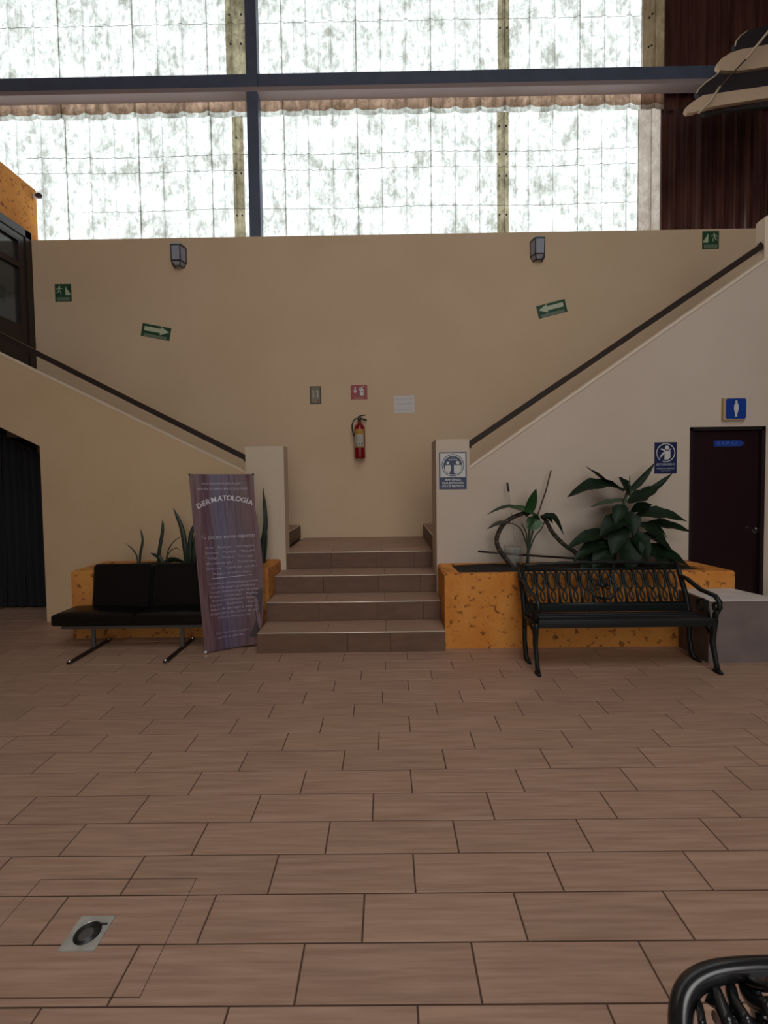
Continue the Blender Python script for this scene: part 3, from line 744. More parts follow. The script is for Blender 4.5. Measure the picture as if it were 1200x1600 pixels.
# ------------------------------------------------------------------ signs on the back wall
SY = WY-.001
def sign(name, label, c, w_, h_, m, rot=0, group=None, th=.003, back=None):
    t = thing(name, label, 'sign', c, group)
    F = Flat((c[0],c[1],c[2]), rot, th=th); F.rect(-w_/2,-h_/2,w_/2,h_/2); F.build('plate', m, t); F.th = .0008
    return t, F
def runner(F, u, v, s, k, flip=1):
    q = lambda a, b_: (u+a*s*flip, v+b_*s)
    F.disc(*q(.02,.42), .085*s, k, 12)
    F.stroke(q(.0,.32), q(-.06,.02), .13*s, k)
    F.stroke(q(.02,.30), q(.26,.16), .06*s, k); F.stroke(q(.26,.16), q(.33,.24), .055*s, k)
    F.stroke(q(-.04,.30), q(-.26,.26), .06*s, k); F.stroke(q(-.26,.26), q(-.32,.08), .055*s, k)
    F.stroke(q(-.04,.04), q(.16,-.12), .075*s, k); F.stroke(q(.16,-.12), q(.12,-.40), .065*s, k)
    F.stroke(q(-.06,.04), q(-.16,-.20), .075*s, k); F.stroke(q(-.16,-.20), q(-.38,-.24), .065*s, k)
def stairs_pic(F, u, v, s, k, flip=1):
    pts = [(-.2,-.4),(-.2,.42),(-.12,.42),(-.12,.26),(-.04,.26),(-.04,.10),(.06,.10),(.06,-.06),(.16,-.06),(.16,-.2),(.26,-.2),(.26,-.4)]
    F.mb.prism([F.P(u+a*s*flip, v+b_*s, k+F.th) for a, b_ in (pts if flip > 0 else pts[::-1])], (0,F.th,0))
def exit_sign(label, c, flip, rot=0):
    t, F = sign('exit_sign', label, c, .225, .235, M_green, rot)
    runner(F, -.048*flip, .028, .125, .004, 1*flip); stairs_pic(F, .062*flip, .022, .14, .004, flip); F.build('pictogram', M_glow, t)
    F.rect(-.088,-.108,.088,-.062,.004); F.build('caption_band', M_greyg, t)
    F.text('ESCALERA DE', 0,-.076,.020,.0055,width=.15); F.text('EMERGENCIA', 0,-.096,.020,.0055,width=.15); F.build('lettering', M_green, t)
exit_sign('green stair exit sign with running man, near the glazed door at left', (-4.394,SY,4.15), 1)
exit_sign('green stair exit sign with running man, under the brown sheets at right', (4.444,SY,4.715), -1)
def arrow_sign(label, c, flip, rot):
    t, F = sign('arrow_sign', label, c, .40, .175, M_green, rot)
    a = [(-.165,-.012),(.06,-.012),(.06,-.045),(.175,.022),(.06,.078),(.06,.052),(-.165,.052)]
    if flip < 0: a = [(-x,y) for x,y in a[::-1]]
    # split into convex pieces
    F.rect(-.165 if flip > 0 else -.06, -.006, .06 if flip > 0 else .165, .052, .004)
    F.poly([(.058*flip,-.035),(.180*flip,.023),(.058*flip,.080)], .004)
    F.build('arrow', M_glow, t)
    F.rect(-.16,-.082,.16,-.046,.004); F.build('caption_band', M_greyg, t)
    F.text('RUTA DE EVACUACIÓN', 0,-.064,.026,.0055,width=.28); F.build('lettering', M_green, t)
arrow_sign('green evacuation sign with arrow pointing right, tilted down', (-3.135,SY,3.60), 1, math.radians(-11.5))
arrow_sign('green evacuation sign with arrow pointing left, tilted up', (2.295,SY,3.828), -1, math.radians(13.5))

t, F = sign('emergency_sign', 'small olive emergency instruction sign left of the extinguisher sign', (-.957,SY,2.706), .158, .245, M_olive)
F.rect(-.058,-.105,.058,.105,.004); F.build('panel', mat('faded_green_print', (.22,.20,.125), .5), t)
for (u, v) in ((-.03,.045),(.03,.045),(-.03,-.012),(.03,-.012)):
    F.disc(u, v+.016, .007, .005, 10); F.stroke((u,v+.01),(u-.003,v-.012),.013,.005); F.stroke((u-.002,v-.008),(u+.009,v-.022),.007,.005); F.stroke((u,v+.006),(u-.016,v-.002),.006,.005)
F.build('pictogram', M_white, t)
F.poly([(.022,-.09),(.05,-.09),(.036,-.055)],.005); F.build('flame', M_redsign, t)
F.text('EN CASO DE', 0,.092,.014,.005,width=.085); F.text('EMERGENCIA', 0,.076,.014,.005,width=.085); F.build('lettering', M_olive, t)

t, F = sign('extinguisher_sign', 'red sign with white down arrow above the fire extinguisher', (-.357,SY,2.737), .228, .196, M_redsign)
F.rect(-.062,.02,-.044,.075,.004); F.poly([(-.082,.028),(-.024,.028),(-.053,-.022)],.004); F.build('arrow', M_white, t)
F.rect(.015,-.045,.065,.045,.004); F.poly([(.025,.045),(.055,.045),(.048,.062),(.032,.062)],.004); F.stroke((.03,.07),(.072,.078),.010,.004); F.stroke((.012,.06),(.0,.02),.008,.004); F.stroke((.012,.06),(.03,.068),.008,.004); F.build('pictogram', M_white, t)
F.poly([(.028,-.0),(.052,-.004),(.05,.022),(.034,.016)],.0055); F.build('flame', M_redsign, t)
F.rect(-.07,-.092,.07,-.068,.004); F.build('caption_band', mat('pale_red_print', (.40,.16,.14), .5), t)
F.text('EXTINTOR', 0,-.080,.024,.0055,width=.12); F.build('lettering', M_redsign, t)

t, F = sign('paper_notice', 'white paper sheet taped to the back wall right of the extinguisher', (.266,SY,2.565), .285, .235, M_whitep, math.radians(1.2), th=.0015)
pts = [(-.11+.01*i, .004+.008*math.sin(i*1.7)+.004*math.sin(i*3.1)) for i in range(23)]
for a, b_ in zip(pts, pts[1:]): F.stroke(a, b_, .004, .0025)
F.disc(.122,.0,.006,.0025,8); F.build('handwriting', mat('grey_pencil', (.25,.20,.22), .7), t)
F.rect(-.14,.070,.14,.074,.0025); F.rect(-.14,-.078,.14,-.074,.0025); F.build('ruled_line', mat('pink_grey_line', (.42,.36,.36), .7), t)

# ------------------------------------------------------------------ fire extinguisher
ex = thing('fire_extinguisher', 'red fire extinguisher hanging on the back wall beside the paper notice', 'fire extinguisher', (-.352,WY-.085,1.82))
ec = (-.352, WY-.088, 1.82); R_ = .074
MB().lathe([(.060,0),(.070,.004),(R_,.018),(R_,.40),(.070,.43),(.055,.455),(.030,.475),(.022,.49),(.022,.505)], ec, 28).build('cylinder', M_red, ex)
def wrap(z0, z1, a0, a1, m, name, rr=R_+.0012):
    def fn(u, v):
        a = -PI/2 + a0 + (a1-a0)*u
        return Vector((ec[0]+rr*math.cos(a), ec[1]+rr*math.sin(a), ec[2]+z0+(z1-z0)*v))
    return MB().grid(fn, 14, 1).build(name, m, ex)
wrap(.145,.385,-1.25,.95,mat('faded_label_paper', (.46,.40,.32), .55),'label')
wrap(.325,.395,-1.25,.95,M_amber,'label_band',R_+.002); wrap(.145,.168,-1.25,.95,mat('tan_band', (.30,.17,.06), .6),'label_band',R_+.002)
wrap(.19,.30,.78,.86,M_ink,'label_print',R_+.0024)
for k, (a0, a1) in enumerate(((-.85,-.72),(-.55,-.40),(-.1,0.02),(.35,.58))): wrap(.180,.212,a0,a1,M_ink,'label_print',R_+.0024)
for z_ in (.232,.246,.260,.274,.288): wrap(z_,z_+.004,-.9,.3,mat('grey_print', (.25,.22,.2), .6),'label_print',R_+.0024)
MB().lathe([(.020,.500),(.024,.510),(.024,.535),(.016,.545)], ec, 14).box((ec[0]-.022,ec[1]-.014,ec[2]+.535),(ec[0]+.022,ec[1]+.014,ec[2]+.575)).build('valve', M_blackp, ex)
MB().tube([(ec[0]-.01,ec[1],ec[2]+.575),(ec[0]+.03,ec[1],ec[2]+.585),(ec[0]+.085,ec[1],ec[2]+.592)], .008, 8, flat=1.6).build('lever', M_blackp, ex)
MB().tube([(ec[0]+.005,ec[1],ec[2]+.555),(ec[0]+.04,ec[1],ec[2]+.540),(ec[0]+.100,ec[1],ec[2]+.520)], .011, 8, flat=1.4).build('carry_handle', M_blackp, ex)
MB().tube([(ec[0]-.015,ec[1],ec[2]+.545),(ec[0]-.05,ec[1]-.005,ec[2]+.545),(ec[0]-.082,ec[1]-.01,ec[2]+.515),(ec[0]-.100,ec[1]-.015,ec[2]+.46),(ec[0]-.098,ec[1]-.02,ec[2]+.40),(ec[0]-.084,ec[1]-.03,ec[2]+.34),(ec[0]-.074,ec[1]-.032,ec[2]+.305)], [.009]*5+[.011,.012], 8).build('hose', M_blackp, ex)
MB().box((ec[0]-.02,ec[1]+.06,ec[2]+.30),(ec[0]+.02,WY-.0005,ec[2]+.50)).build('bracket', M_gmetal, ex)

# ------------------------------------------------------------------ signs on the front walls
py = YR-.0015
t, F = sign('distance_sign', 'blue and white keep-your-distance sign with two figures on the right pillar', (.672,py,1.610), .276, .372, M_navy)
F.rect(-.126,-.066,.126,.174,.004); F.build('white_field', M_white, t)
F.ring(0,.054,.104,.112,.0052); F.disc(0,.054,.094,.0052,28); F.build('roundel', M_navy, t)
F.disc(-.050,.078,.014,.0068,12); F.poly([(-.080,.056),(-.020,.056),(-.022,.0),(-.040,-.012),(-.060,-.012),(-.078,.0)],.0068); F.rect(-.052,-.024,-.032,-.008,.0068)
F.disc(.048,.080,.018,.0068,12); F.poly([(.010,.056),(.086,.056),(.084,.02),(.062,-.018),(.020,-.030),(.010,-.020)],.0068)
F.rect(-.034,.106,.034,.113,.0068); F.poly([(-.034,.102),(-.034,.117),(-.046,.1095)],.0068); F.poly([(.034,.102),(.034,.117),(.046,.1095)],.0068)
F.text('1.5 m', 0,.130,.020,.0068); F.build('pictogram', M_white, t)
for s_, v in (('MANTENGA',-.092),('UNA DISTANCIA',-.124),('DE 1.5 METROS',-.156)):
    F.text(s_, 0, v, .029, .004, bold=.0006, width=.16 if s_ == 'MANTENGA' else .215)
F.build('lettering', M_white, t)

t, F = sign('cough_sign', 'blue cover-your-cough sign with white figure between the large plant and the door', (2.800,YR-.0005,1.709), .222, .312, M_navy)
F.ring(0,.052,.086,.094,.004,28,-1.9,4.05)
F.disc(.012,.102,.021,.004,14); F.poly([(-.012,.074),(.046,.074),(.046,.0),(.030,-.014),(-.012,-.020)],.004)
F.stroke((-.048,.090),(-.010,.078),.014,.004); F.stroke((.030,.082),(.054,.088),.012,.004); F.stroke((-.006,.066),(-.054,.010),.015,.004)
F.build('pictogram', M_white, t)
F.text('ESTORNUDO', 0,-.066,.030,.004, bold=.001, width=.185)
F.text('SOBRE EL ANGULO', 0,-.106,.017,.004, bold=.0006, width=.18); F.text('DEL CODO', 0,-.128,.015,.004,width=.09)
F.build('lettering', mat('dull_white_print', (.33,.33,.38), .5), t)

t = thing('restroom_sign', 'square blue restroom sign with white figure above the dark door', 'sign', (3.465,YR-.02,2.185))
F = Flat((3.462,YR-.0005,2.182), 0, th=.028); F.rect(-.112,-.110,.108,.108); F.build('sign_backing', mat('tan_board', (.42,.30,.18), .6), t)
F = Flat((3.474,YR-.029,2.185), 0, th=.003)
c_ = .014; h_ = .100
F.poly([(-h_+c_,-h_),(h_-c_,-h_),(h_,-h_+c_),(h_,h_-c_),(h_-c_,h_),(-h_+c_,h_),(-h_,h_-c_),(-h_,-h_+c_)]); F.build('plate', M_blue, t)
F.th = .001
F.disc(0,.068,.012,.004,12); F.poly([(-.012,.054),(.012,.054),(.022,.030),(.022,-.008),(.014,-.040),(-.014,-.040),(-.022,-.008),(-.022,.030)],.004); F.rect(-.010,-.078,.010,-.040,.004); F.build('pictogram', M_white, t)

# ------------------------------------------------------------------ two-seat black sofa
so = thing('waiting_seat', 'low black padded two-seat bench on chrome legs beside the banner', 'seat', (-2.18,4.0,0))
def cushion(x0, x1, y0, y1, z0, z1, puff, name):
    def top(u, v):
        return Vector((x0+(x1-x0)*u, y0+(y1-y0)*v, z1 + puff*(math.sin(PI*u)*math.sin(PI*v))**.4 if 0 < u < 1 and 0 < v < 1 else z1))
    n = 12; mb = MB()
    mb.grid(top, n, n)
    e = .022
    # rounded skirt around the top grid
    rim_ = [(x0,y0),(x1,y0),(x1,y1),(x0,y1)]
    lv = [(0,0),(e*.7,-e*.3),(e,-e),(e,-(z1-z0)+e),(e*.6,-(z1-z0)+e*.2),(0,-(z1-z0))]
    vs = []
    for o_, dz in lv:
        vs += [(x0-o_,y0-o_,z1+dz),(x1+o_,y0-o_,z1+dz),(x1+o_,y1+o_,z1+dz),(x0-o_,y1+o_,z1+dz)]
    fs = [(l*4+i, l*4+4+i, l*4+4+(i+1) % 4, l*4+(i+1) % 4) for l in range(len(lv)-1) for i in range(4)]
    fs.append((20,21,22,23)[::-1])
    mb.add(vs, fs, False)
    return mb.build(name, M_black, so)
e = .022
for (xa_, xb_) in ((-3.05,-2.302),(-2.298,-1.60)):
    cushion(xa_+e, xb_-e, 4.075+e, 4.40-e, .235, .345, .020, 'seat')
for (xa_, xb_) in ((-2.84,-2.262),(-2.258,-1.77)):
    mb = MB().cbox((xa_,0,0),(xb_,.075,.43),.026)
    mb.xf(lambda v: Vector((v.x, 4.30+v.y+v.z*.13, .325+v.z*.985)))
    mb.build('backrest', M_black, so)
mb = MB().cbox((-2.98,4.10,.205),(-1.62,4.38,.235),.004); mb.build('seat_frame', M_gmetal, so)
for X in (-2.70,-1.885):
    MB().cbox((X-.016,3.775,.012),(X+.016,4.36,.030),.004).build('foot_bar', M_frame, so)
    MB().cbox((X-.016,4.11,.030),(X+.016,4.135,.207),.003).build('leg', M_gmetal, so)
    MB().lathe([(.016,0),(.016,.034),(.010,.040)], (X,3.795,0), 12).build('foot_cap', M_chrome, so)
    MB().lathe([(.016,0),(.016,.034),(.010,.040)], (X,4.34,0), 12).build('foot_cap', M_chrome, so)

# ------------------------------------------------------------------ banner
bn = thing('banner', 'tall burgundy dermatology banner standing left of the steps', 'banner', (-1.40,4.12,0))
BL, BR, TLc, TRc = Vector((-1.632,4.0,.012)), Vector((-1.185,4.17,.03)), Vector((-1.803,4.17,1.605)), Vector((-1.263,4.36,1.600))
BN = Vector((.37,-.92,.1)).normalized()
def S(u, v, k=0):
    p = BL.lerp(BR, u).lerp(TLc.lerp(TRc, u), v)
    p = p + Vector((.055,0,0))*(u**3)*math.sin(PI*min(1, v*1.25))*(1 if v > .1 else v*10)
    p = p + BN*(-.018*math.sin(PI*u) + .006*math.sin(u*9+v*3)*(1-v) + .004*math.sin(u*14)*v + k)
    return p
mb = MB().grid(lambda u, v: S(u, v), 24, 60)
mb.add([S(i/24, j/60, -.003) for i in range(25) for j in range(61)], [(i*61+j+1,(i+1)*61+j+1,(i+1)*61+j,i*61+j) for i in range(24) for j in range(60)], True)
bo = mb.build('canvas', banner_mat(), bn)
uvl = bo.data.uv_layers.new(name='UVMap')
uvs = [(i/24, j/60) for i in range(25) for j in range(61)]*2
for lp in bo.data.loops: uvl.data[lp.index].uv = uvs[lp.vertex_index]
BW, BH = .56, 1.6
class BPrint:
    def __init__(s): s.mb = MB()
    def text(s, t, u, v, size, width=None, rot=0, bold=0):
        vs, fs = text_mesh(t, size, bold=bold)
        if width:
            w_ = max(p[0] for p in vs)-min(p[0] for p in vs); vs = [(p[0]*width/w_, p[1]) for p in vs]
        ca, sa = math.cos(rot), math.sin(rot)
        s.mb.add([S(u+(p[0]*ca-p[1]*sa)/BW, v+(p[0]*sa+p[1]*ca)/BH, .0025) for p in vs], fs)
    def quad(s, pts): s.mb.add([S(u, v, .002) for u, v in pts], [tuple(range(len(pts)))])
    def build(s, name, m): o = s.mb.build(name, m, bo); s.mb = MB(); return o
    def line(s, m, *a, **k): s.text(*a, **k); s.build('text_line', m)
B_ = BPrint()
word = 'DERMATOLOGÍA'; n = len(word)
adv = {'D':1.0,'E':.86,'R':.95,'M':1.55,'A':1.08,'T':.88,'O':1.1,'L':.8,'G':1.06,'Í':.45}
tot = sum(adv[c_] for c_ in word); cur = 0
for i, ch in enumerate(word):
    q = ((cur+adv[ch]/2)/tot)*2-1; cur += adv[ch]
    B_.text(ch, .525+q*.445, .858-.043*q*q+.006*q, .066, rot=-q*.36, bold=.0010)
B_.build('headline', mat('white_banner_ink', (.62,.56,.60), .5))
M_soft = mat('soft_white_ink', (.44,.37,.43), .5)
B_.line(M_soft, '¡NOS RENOVAMOS EN PLAZA Y', .50,.945,.027,width=.36); B_.line(M_soft, 'AHORA ESTAMOS EN EL 2DO. PISO!', .50,.913,.027,width=.44)
B_.line(M_soft, 'Tu piel en manos expertas', .52,.635,.050,width=.47)
rows = ['Acné    Rosácea    Dermatitis','Alopecia    Psoriasis    Melasma','Vitíligo    Micosis    Verrugas','Manchas en piel    Cicatrices','Urticaria    Caída del cabello','Hongos en piel y uñas','Cirugía de piel']
M_fine = mat('dim_lilac_ink', (.36,.29,.38), .5)
for i, s_ in enumerate(rows[:6]): B_.line(M_fine, s_, .53,.575-.030*i,.030,width=(.42,.43,.40,.42,.43,.32)[i])
for i in range(9):
    s_ = ['Consulta de dermatología general','Dermatología pediátrica','Cirugía dermatológica de piel','Biopsia    Crioterapia    Peeling','Rejuvenecimiento facial','Toxina    Rellenos    Láser','Retiro de verrugas y lunares','Diagnóstico de cáncer de piel','Atención con previa cita'][i]
    B_.line(M_fine, s_, .54,.370-.024*i,.026,width=(.42,.38,.42,.42,.38,.44,.42,.44,.30)[i])
B_.line(M_fine, 'Citas e informes en recepción', .50,.092,.022,width=.32); B_.line(M_fine, 'Lunes a sábado', .46,.068,.026,width=.26)
B_.quad([(.20,.398),(.84,.402),(.84,.4055),(.20,.4015)]); B_.build('rule_line', mat('rule_ink', (.42,.34,.40), .5))
B_.quad([(.83,.30),(.99,.32),(.99,.03),(.80,.05),(.90,.14)]); B_.build('photo_print', mat('dark_photo_ink', (.035,.012,.014), .5))
B_.mb.add([S(u,v,.003) for u,v in ((.86,.27),(.90,.27),(.99,.12),(.985,.075),(.93,.12))], [(0,1,2,3,4)]); B_.build('photo_arm', mat('arm_photo_ink', (.17,.085,.10), .5))
for (u, v) in ((.01,.997),(.99,.997),(.012,.004),(.985,.004)):
    c = S(u, v, 0); MB().tube([c-BN*.02, c+BN*.008], .011, 10).build('corner_clip', M_chrome if v < .5 else M_blackp, bn)
# stand behind the canvas
hub = S(.55,.45,-.05)
sd = MB()
for (u, v) in ((.02,.985),(.98,.985),(.03,.02),(.97,.02)): sd.tube([hub, S(u,v,-.012)], .006, 6)
sd.tube([hub, Vector((-1.30,4.39,.006))], .007, 6); sd.build('stand', M_gmetal, bn)

# ------------------------------------------------------------------ iron bench against the planter
be = thing('iron_bench', 'black-green cast iron bench with lattice back in front of the orange planter', 'bench', (1.87,3.75,0))
XL, XR = 1.16, 2.55
def end_frame(X, th=.045):
    "scrolled cast iron end: back post, arm and legs in the plane X"
    P = lambda y, z: Vector((X, y, z))
    parts = []
    back = [P(3.74,.0),P(3.80,.03),P(3.84,.16),P(3.84,.36),P(3.88,.50),P(3.96,.66),P(4.02,.775)]
    fleg = [P(3.525,0),P(3.50,.02),P(3.525,.10),P(3.56,.22),P(3.55,.34),P(3.535,.40)]
    arm = [P(3.94,.655),P(3.88,.655),P(3.80,.63),P(3.70,.60),P(3.60,.595),P(3.535,.59),P(3.49,.555),P(3.485,.51),P(3.51,.478),P(3.545,.485),P(3.555,.515),P(3.535,.535)]
    supp = [P(3.535,.40),P(3.53,.45),P(3.505,.49)]
    rail_ = [P(3.535,.385),P(3.70,.36),P(3.85,.37)]
    scroll = [P(3.60,.40),P(3.62,.48),P(3.67,.53),P(3.73,.51),P(3.74,.455),P(3.70,.43),P(3.67,.455)]
    brace = [P(3.545,.25),P(3.62,.31),P(3.70,.33),P(3.78,.31),P(3.84,.25)]
    MB().tube(fleg, [.024,.022,.019,.024,.027,.026], 8, flat=.9).build('leg', M_iron, be)
    MB().tube(back, [.024,.024,.022,.024,.024,.022,.018], 8, flat=.9).build('leg', M_iron, be)
    MB().tube(arm, [.018]*8+[.016,.014,.012,.010], 8, flat=1.1).tube(supp, .020, 8).build('armrest', M_iron, be)
    MB().tube(rail_, .018, 8).tube(brace, .012, 6).tube(scroll, [.012]*5+[.010,.008], 6).build('side_scroll', M_iron, be)
    MB().tube([P(3.49,.012),P(3.45,.012)], [.022,.012], 8).tube([P(3.74,.014),P(3.69,.012)], [.020,.012], 8).build('foot', M_iron, be)
end_frame(XL); end_frame(XR)
for k, y in enumerate((3.535,3.597,3.659,3.721,3.783)):
    zz = .408 - .012*k if k < 3 else .384
    mb = MB().cbox((XL+.01, y-.025, zz-.012), (XR-.01, y+.025, zz+.010), .005); mb.build('seat_slat', M_wood_dark, be)
MB().cbox((XL+.01,3.505,.36),(XR-.01,3.523,.40),.003).build('seat_frame', M_iron, be)
# lattice back, leaning
def bk(x, z, k=0): # z: 0..1 from seat to top
    return Vector((x, 3.865 + .14*z + k, .45 + .315*z))
lat = MB()
n_o = 14; xl, xr = XL+.03, XR-.03; stp = (xr-xl)/n_o
MB().tube([bk(xl,.0),bk(xr,.0)], .013, 8).build('back_rail', M_iron, be)
MB().cbox((XL+.01,3.842,.385),(XR-.01,3.868,.448),.004).build('back_apron', M_iron, be)
crest = [bk(xl+(xr-xl)*i/24, .98+.06*math.sin(PI*i/24)+.015*math.cos(i*2.0)) for i in range(25)]
MB().tube(crest, .015, 8).build('back_rail', M_iron, be)
MB().tube([bk(xl,.86),bk(xr,.86)], .012, 6).build('back_rail', M_iron, be)
for i in range(n_o):
    xc = xl+stp*(i+.5); lm = MB()
    el = [bk(xc+.031*math.cos(a), .57+.22*math.sin(a)) for a in [2*PI*k/14 for k in range(15)]]
    lm.tube(el, .0095, 5, cap=False)
    sm_ = [bk(xc+.018*math.cos(a), .20+.12*math.sin(a)) for a in [2*PI*k/10 for k in range(11)]]
    lm.tube(sm_, .008, 5, cap=False)
    lm.tube([bk(xc,.32),bk(xc,.38)], .006, 5).tube([bk(xc,.78),bk(xc,.87)], .007, 5).tube([bk(xc,.0),bk(xc,.08)], .006, 5)
    lm.tube([bk(xc-stp/2,.0),bk(xc-stp/2+.004,.35),bk(xc-stp/2,.58),bk(xc-stp/2+.003,.86)], [.014,.010,.008,.016], 5)
    lm.build('lattice_oval', M_iron, be)
orn = MB()
for s_ in (-1,1):
    orn.tube([bk(1.855,.1),bk(1.855+s_*.08,.18),bk(1.855+s_*.13,.4),bk(1.855+s_*.09,.62),bk(1.855+s_*.03,.55),bk(1.855+s_*.05,.42)], .012, 6)
orn.lathe([(.03,-.01),(.03,.01)], bk(1.855,.45), 10); orn.build('back_ornament', M_iron, be)

# second bench: only the near end of its arm shows, bottom right
b2 = thing('iron_bench', 'glossy black iron bench arm with scrollwork at the bottom right corner', 'bench', (1.0,.75,0))
def ringarc(c, pts): return [Vector((c[0]+a, c[1]+b_, c[2]+z_)) for a, b_, z_ in pts]
A0 = [(.622,.640,.42),(.568,.690,.478),(.548,.745,.522),(.552,.800,.558),(.585,.842,.590),(.640,.862,.607),(.72,.866,.616),(.84,.862,.620),(1.0,.855,.62),(1.25,.85,.62),(1.6,.85,.62)]
def smooth_path(P_, k_=6):
    P_ = [Vector(p) for p in P_]; out = []
    for i in range(len(P_)-1):
        p0, p1, p2, p3 = P_[max(i-1,0)], P_[i], P_[i+1], P_[min(i+2,len(P_)-1)]
        for k in range(k_):
            t = k/k_; out.append(.5*((2*p1)+(p2-p0)*t+(2*p0-5*p1+4*p2-p3)*t**2+(3*p1-p0-3*p2+p3)*t**3))
    return out+[P_[-1]]
MB().tube(smooth_path(A0), .0225, 16, flat=.8).build('armrest', M_ironb, b2)
sc2 = MB()
def curl(c, R0, turns, a0, rad, dirn=1):
    P_ = []
    for i in range(22):
        q = i/21; a = a0 + dirn*turns*2*PI*q; rr = R0*(1-.75*q)
        P_.append(Vector((c[0]+rr*math.cos(a), c[1]+rr*math.sin(a)*.75, c[2]+rr*math.sin(a)*.55)))
    sc2.tube(P_, [rad*(1-.4*i/21) for i in range(22)], 8)
curl((.668,.775,.560), .040, 1.1, 2.2, .016, -1)
curl((.735,.790,.570), .045, 1.2, .6, .016, 1)
curl((.700,.715,.510), .045, 1.0, 3.6, .016, 1)
curl((.800,.750,.545), .050, 1.1, 2.4, .016, -1)
curl((.86,.80,.58), .045, 1.1, .3, .016, 1)
curl((.93,.75,.55), .05, 1.1, 2.0, .016, -1)
def frond(c, ang, L_, wd):
    "cast iron leaf: a flattened tapering lobe in the sloping plane of the arm panel"
    c = Vector(c); ax = Vector((math.cos(ang), math.sin(ang)*.75, math.sin(ang)*.55))
    sc2.tube([c, c+ax*L_*.3, c+ax*L_*.65, c+ax*L_], [wd*.5, wd, wd*.8, wd*.15], 8, flat=.5)
for c, an, L_, wd in (((.70,.80,.575),3.6,.085,.022),((.70,.80,.575),4.5,.085,.022),((.70,.80,.575),5.4,.085,.020),((.77,.76,.555),4.0,.09,.022),((.77,.76,.555),5.2,.09,.022),
                      ((.665,.72,.52),4.3,.075,.018),((.665,.72,.52),.4,.075,.018),((.83,.80,.58),4.4,.09,.024),((.83,.80,.58),5.4,.09,.022),((.90,.80,.58),4.6,.09,.024),((.75,.71,.51),.1,.09,.02),((.63,.70,.50),5.3,.07,.016)):
    frond(c, an, L_, wd)
for (a, b_) in (((.63,.845,.590),(.665,.79,.56)),((.72,.858,.60),(.70,.80,.57)),((.80,.855,.605),(.775,.80,.575)),((.70,.73,.52),(.76,.76,.55)),((.655,.73,.52),(.62,.66,.45)),((.88,.85,.61),(.86,.80,.58)),((.73,.70,.50),(.80,.68,.49))):
    sc2.tube([a,((a[0]+b_[0])/2+.01,(a[1]+b_[1])/2,(a[2]+b_[2])/2+.004),b_], [.014,.010,.013], 8)
for (px_, ry) in (([(1082,1562),(1092,1570),(1098,1606)],.010),([(1108,1528),(1122,1560),(1142,1612)],.017),([(1140,1522),(1146,1562),(1172,1606)],.015),
                  ([(1152,1520),(1172,1562),(1204,1574)],.013),([(1118,1590),(1150,1604),(1184,1618)],.018),([(1172,1566),(1188,1596),(1206,1612)],.013),([(1152,1530),(1178,1537),(1206,1540)],.010)):
    sc2.tube(smooth_path([at(x_, y_, .885-.055*k_)+Vector((.025,0,.056)) for k_, (x_, y_) in enumerate(px_)]), [ry*.6,ry*.5,ry*.6,ry*.8]+[ry]*8+[ry*.5], 10, flat=.7)
sc2.build('scrollwork', M_ironb, b2)
# the rest of this bench, out of frame
MB().tube([(.622,.640,.42),(.66,.60,.30),(.66,.62,.14),(.64,.66,.056)], .02, 8).build('leg', M_ironb, b2)
MB().tube([(1.6,.85,.62),(1.62,.86,.3),(1.6,.85,.056)], .02, 8).build('leg', M_ironb, b2)
MB().tube([(1.6,.45,.056),(1.6,.45,.40),(1.6,.85,.42)], .02, 8).build('leg', M_ironb, b2)
MB().tube([(.66,.60,.30),(1.0,.50,.40),(1.6,.45,.40)], .015, 8).build('seat_rail', M_ironb, b2)
for c_ in b2.children: c_.location = c_.location + Vector((-.025,0,-.056))

# ------------------------------------------------------------------ plants
def leaf(base, tip, wd, m, parent, arch=.12, roll=0, name='leaf', fold_=.25, wavy=0):
    "broad pointed leaf from base to tip, arched upward, with a folded midrib; two-sided thickness"
    a, b_ = Vector(base), Vector(tip); ax = b_-a; L_ = ax.length
    axn = ax.normalized()
    up = Vector((0,-.55,.85)); up = (up - axn*up.dot(axn))
    if up.length < .05: up = Vector((0,-1,0))
    up.normalize(); up = Matrix.Rotation(roll, 3, axn) @ up
    sd_ = axn.cross(up)
    n = 9; prof = [.06,.42,.78,.97,1.0,.95,.83,.62,.34,0]; vs = []
    for i in range(n+1):
        t_2 = i/n; c = a + ax*t_2 + Vector((0,0,1))*arch*L_*math.sin(PI*t_2)
        hw = wd/2*prof[i]
        wv = wavy*math.sin(i*2.1)*hw
        vs += [c - sd_*hw + up*(hw*fold_+wv), c - sd_*hw*.5 + up*hw*fold_*.3, c, c + sd_*hw*.5 + up*hw*fold_*.3, c + sd_*hw + up*(hw*fold_-wv)]
    fs = [(i*5+j, i*5+j+1, (i+1)*5+j+1, (i+1)*5+j) for i in range(n) for j in range(4)]
    mb = MB().add(vs, fs, True)
    th = up*(-.0025)
    mb.add([Vector(v)+th for v in vs], [q[::-1] for q in fs], True)
    return mb.build(name, m, parent)
def stem(path, rad, m, parent, name='stem', n=7):
    P_ = [Vector(p) for p in path]
    # smooth by Catmull-Rom
    out = []
    for i in range(len(P_)-1):
        p0, p1, p2, p3 = P_[max(i-1,0)], P_[i], P_[i+1], P_[min(i+2,len(P_)-1)]
        for k in range(5):
            t_3 = k/5; out.append(.5*((2*p1)+(p2-p0)*t_3+(2*p0-5*p1+4*p2-p3)*t_3**2+(3*p1-p0-3*p2+p3)*t_3**3))
    out.append(P_[-1])
    if isinstance(rad, (list,tuple)):
        R0, R1 = rad; rr = [R0+(R1-R0)*i/(len(out)-1) for i in range(len(out))]
    else: rr = rad
    MB().tube(out, rr, n).build(name, m, parent); return out

